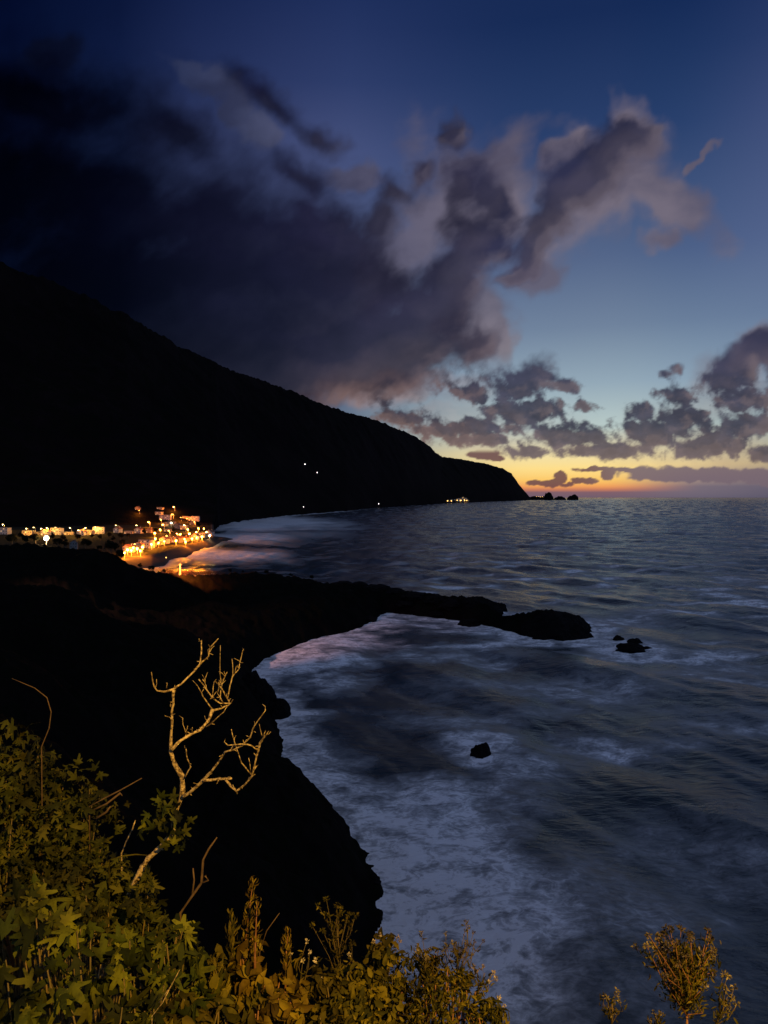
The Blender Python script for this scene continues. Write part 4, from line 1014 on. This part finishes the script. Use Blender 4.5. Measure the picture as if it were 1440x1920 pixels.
BR = [([(498,530,12),(440,548,8),(375,540,7),(355,510,6),(335,400,3)],4.,3.9),
 ([(498,530,11),(560,490,8),(640,410,8),(695,350,8),(710,260,6),(712,160,4)],4.,4.12),([(695,350,7),(765,280,5),(775,215,5),(838,148,3)],4.09,4.1),
 ([(485,985,15),(560,910,14),(640,865,12),(700,835,12),(760,770,13),(795,680,16)],4.,4.2),([(740,815,7),(800,770,5),(878,700,3)],4.17,4.1),
 ([(795,690,10),(860,672,7),(930,635,7),(905,600,6),(925,500,6),(945,430,5),(990,380,4),(1020,240,3)],4.2,4.3),([(930,635,7),(850,635,6),(790,590,6),(740,520,6),(690,455,4)],4.22,4.1),
 ([(850,610,5),(860,500,5),(880,450,4),(905,400,3)],4.22,4.2),([(945,430,4),(940,300,3)],4.27,4.27),([(860,500,3),(850,410,3),(853,200,2)],4.22,4.25),([(905,600,5),(860,520,5),(810,465,4)],4.22,4.18),
 ([(795,680,6),(720,580,5),(685,510,3)],4.2,4.1),([(790,600,4),(800,500,3)],4.2,4.2),([(760,560,4),(745,500,4),(720,455,3)],4.15,4.1),([(880,640,5),(830,560,4),(850,470,3)],4.2,4.15),
 ([(640,865,5),(590,850,4),(570,770,3)],4.08,4.05),([(640,865,3),(643,815,2)],4.08,4.05),
 ([(572,1335,17),(640,1290,14),(720,1215,14),(790,1140,11),(850,1060,9),(885,1000,9),(960,980,7),(1020,950,7),(1075,890,6),(1110,800,6),(1190,690,3)],4.03,3.75),([(1110,810,3),(1108,768,2)],3.8,3.8),
 ([(720,1218,12),(820,1205,11),(890,1200,11),(938,1198,7)],3.97,3.9),([(890,1205,11),(930,1255,11),(975,1295,9),(1040,1240,8),(1090,1180,9),(1110,1100,8),(1135,1000,8),(1150,930,11),(1180,890,9),(1205,860,4)],3.91,3.7),
 ([(1165,880,5),(1145,790,3)],3.72,3.7),([(1130,985,5),(1080,950,6),(1010,940,6),(910,950,4)],3.76,3.7),([(1080,1165,6),(1010,1080,5),(970,960,4),(935,830,3)],3.8,3.7),([(1080,1155,4),(1065,1045,2)],3.8,3.78),
 ([(585,1195,7),(630,1110,6),(600,1030,5),(595,975,4)],4.02,3.95),([(710,165,3),(688,170,2)],4.12,4.12),([(1000,330,3),(1025,330,2)],4.28,4.28),([(450,520,4),(450,480,3)],4.,4.)]
for i, (p, a, b_) in enumerate(BR): limb('branch', p, a, b_, seed=i)
rg = np.random.default_rng(5)
pc = np.array([tuple(zp(X, Y, 4.0)) for X, Y in [(430,1370),(400,1470),(330,1530),(500,1430),(560,1460),(500,1490),(450,1440),(540,1640),(350,1500),(420,1420),(590,1480),(520,1680),(460,1640)]])
pc = np.repeat(pc, 3, 0) + rg.normal(size=(39,3))*.025
v, f = scatter(FIG_V, FIG_F, pc, rg.normal(size=pc.shape)*.6+np.array([0,-1,.2]), rg.uniform(.06,.10,len(pc)), rg, roll=np.array([0,0,.3]))
mesh_obj('foliage', v, f, M_FIG, TR)

# single dry twigs and stalks ---------------------------------------------------
def twig(name, label, lines, d, mat, cat='twig', foot=None):
    p0 = at(lines[0][0][0], lines[0][0][1], d); g = Vector((p0.x, p0.y, min(ground(p0.x, p0.y), p0.z-.05))); root = empty(name, g)
    first = True
    for L in lines:
        pts = [at(q[0], q[1], d + (q[3] if len(q) > 3 else 0))-g for q in L]; rr = [q[2]*d/F for q in L]
        if first: pts = [Vector((0,0,-.05))] + pts; rr = [rr[0]] + rr
        MB().tube(pts, rr, 6).build('stem' if first else 'side_shoot', mat, root, True); first = False
    return tag(root, label, cat)
twig('dry_twig', 'forked reddish twig rising alone right of the middle fig bush', [[(338,1712,3),(360,1680,2.6),(378,1655,2.6),(381,1612,2.2),(391,1592,2),(407,1570,1)],[(378,1655,2.4),(390,1650,2.4),(385,1642,2)],[(360,1680,2),(364,1650,1.6),(362,1628,1.2)]], 4.0, M_DULL)
twig('dry_twig', 'thin pale twig standing just left of the bare fig tree trunk', [[(228,1600,1.6),(238,1575,1.6),(248,1555,1.4),(254,1538,1)]], 4.3, M_PALEBARK)
twig('dry_stalk', 'long slanting dry stalk pointing up and right above the middle fig bush', [[(168,1512,1.6),(195,1497,1.5),(225,1482,1.3),(266,1459,.8)],[(172,1520,1.5),(200,1507,1.8),(226,1487,2.2),(229,1492,1.2)],[(180,1535,2),(200,1522,2.2),(207,1512,1.2)]], 4.5, M_DULL, 'dry stalk')
twig('grass_stalk', 'thin curved grass stalk arching up at the far left above the fig bush', [[(78,1400,1.2),(92,1365,1.1),(96,1335,1),(88,1308,.9),(65,1290,.8),(22,1272,.5)]], 4.5, M_DULL, 'grass stalk')
twig('grass_stalk', 'thin straight grass stalk between the rusty spike and the flowering weed', [[(487,1785,1),(500,1745,1),(524,1712,.6)]], 3.7, M_DULL, 'grass stalk')
twig('grass_stalk', 'pale grass stalk slanting over the bottom fig leaves', [[(285,1905,1),(305,1880,1),(320,1850,.6)],[(298,1880,.9),(320,1850,.9),(337,1818,.6)]], 3.0, M_PALEBARK, 'grass stalk')
twig('dry_grass', 'long dry grass blade lying across the middle fig bush', [[(205,1612,1.4),(230,1605,1.4),(255,1602,1.3),(280,1604,.7)]], 4.1, M_OLIVE, 'grass blade')
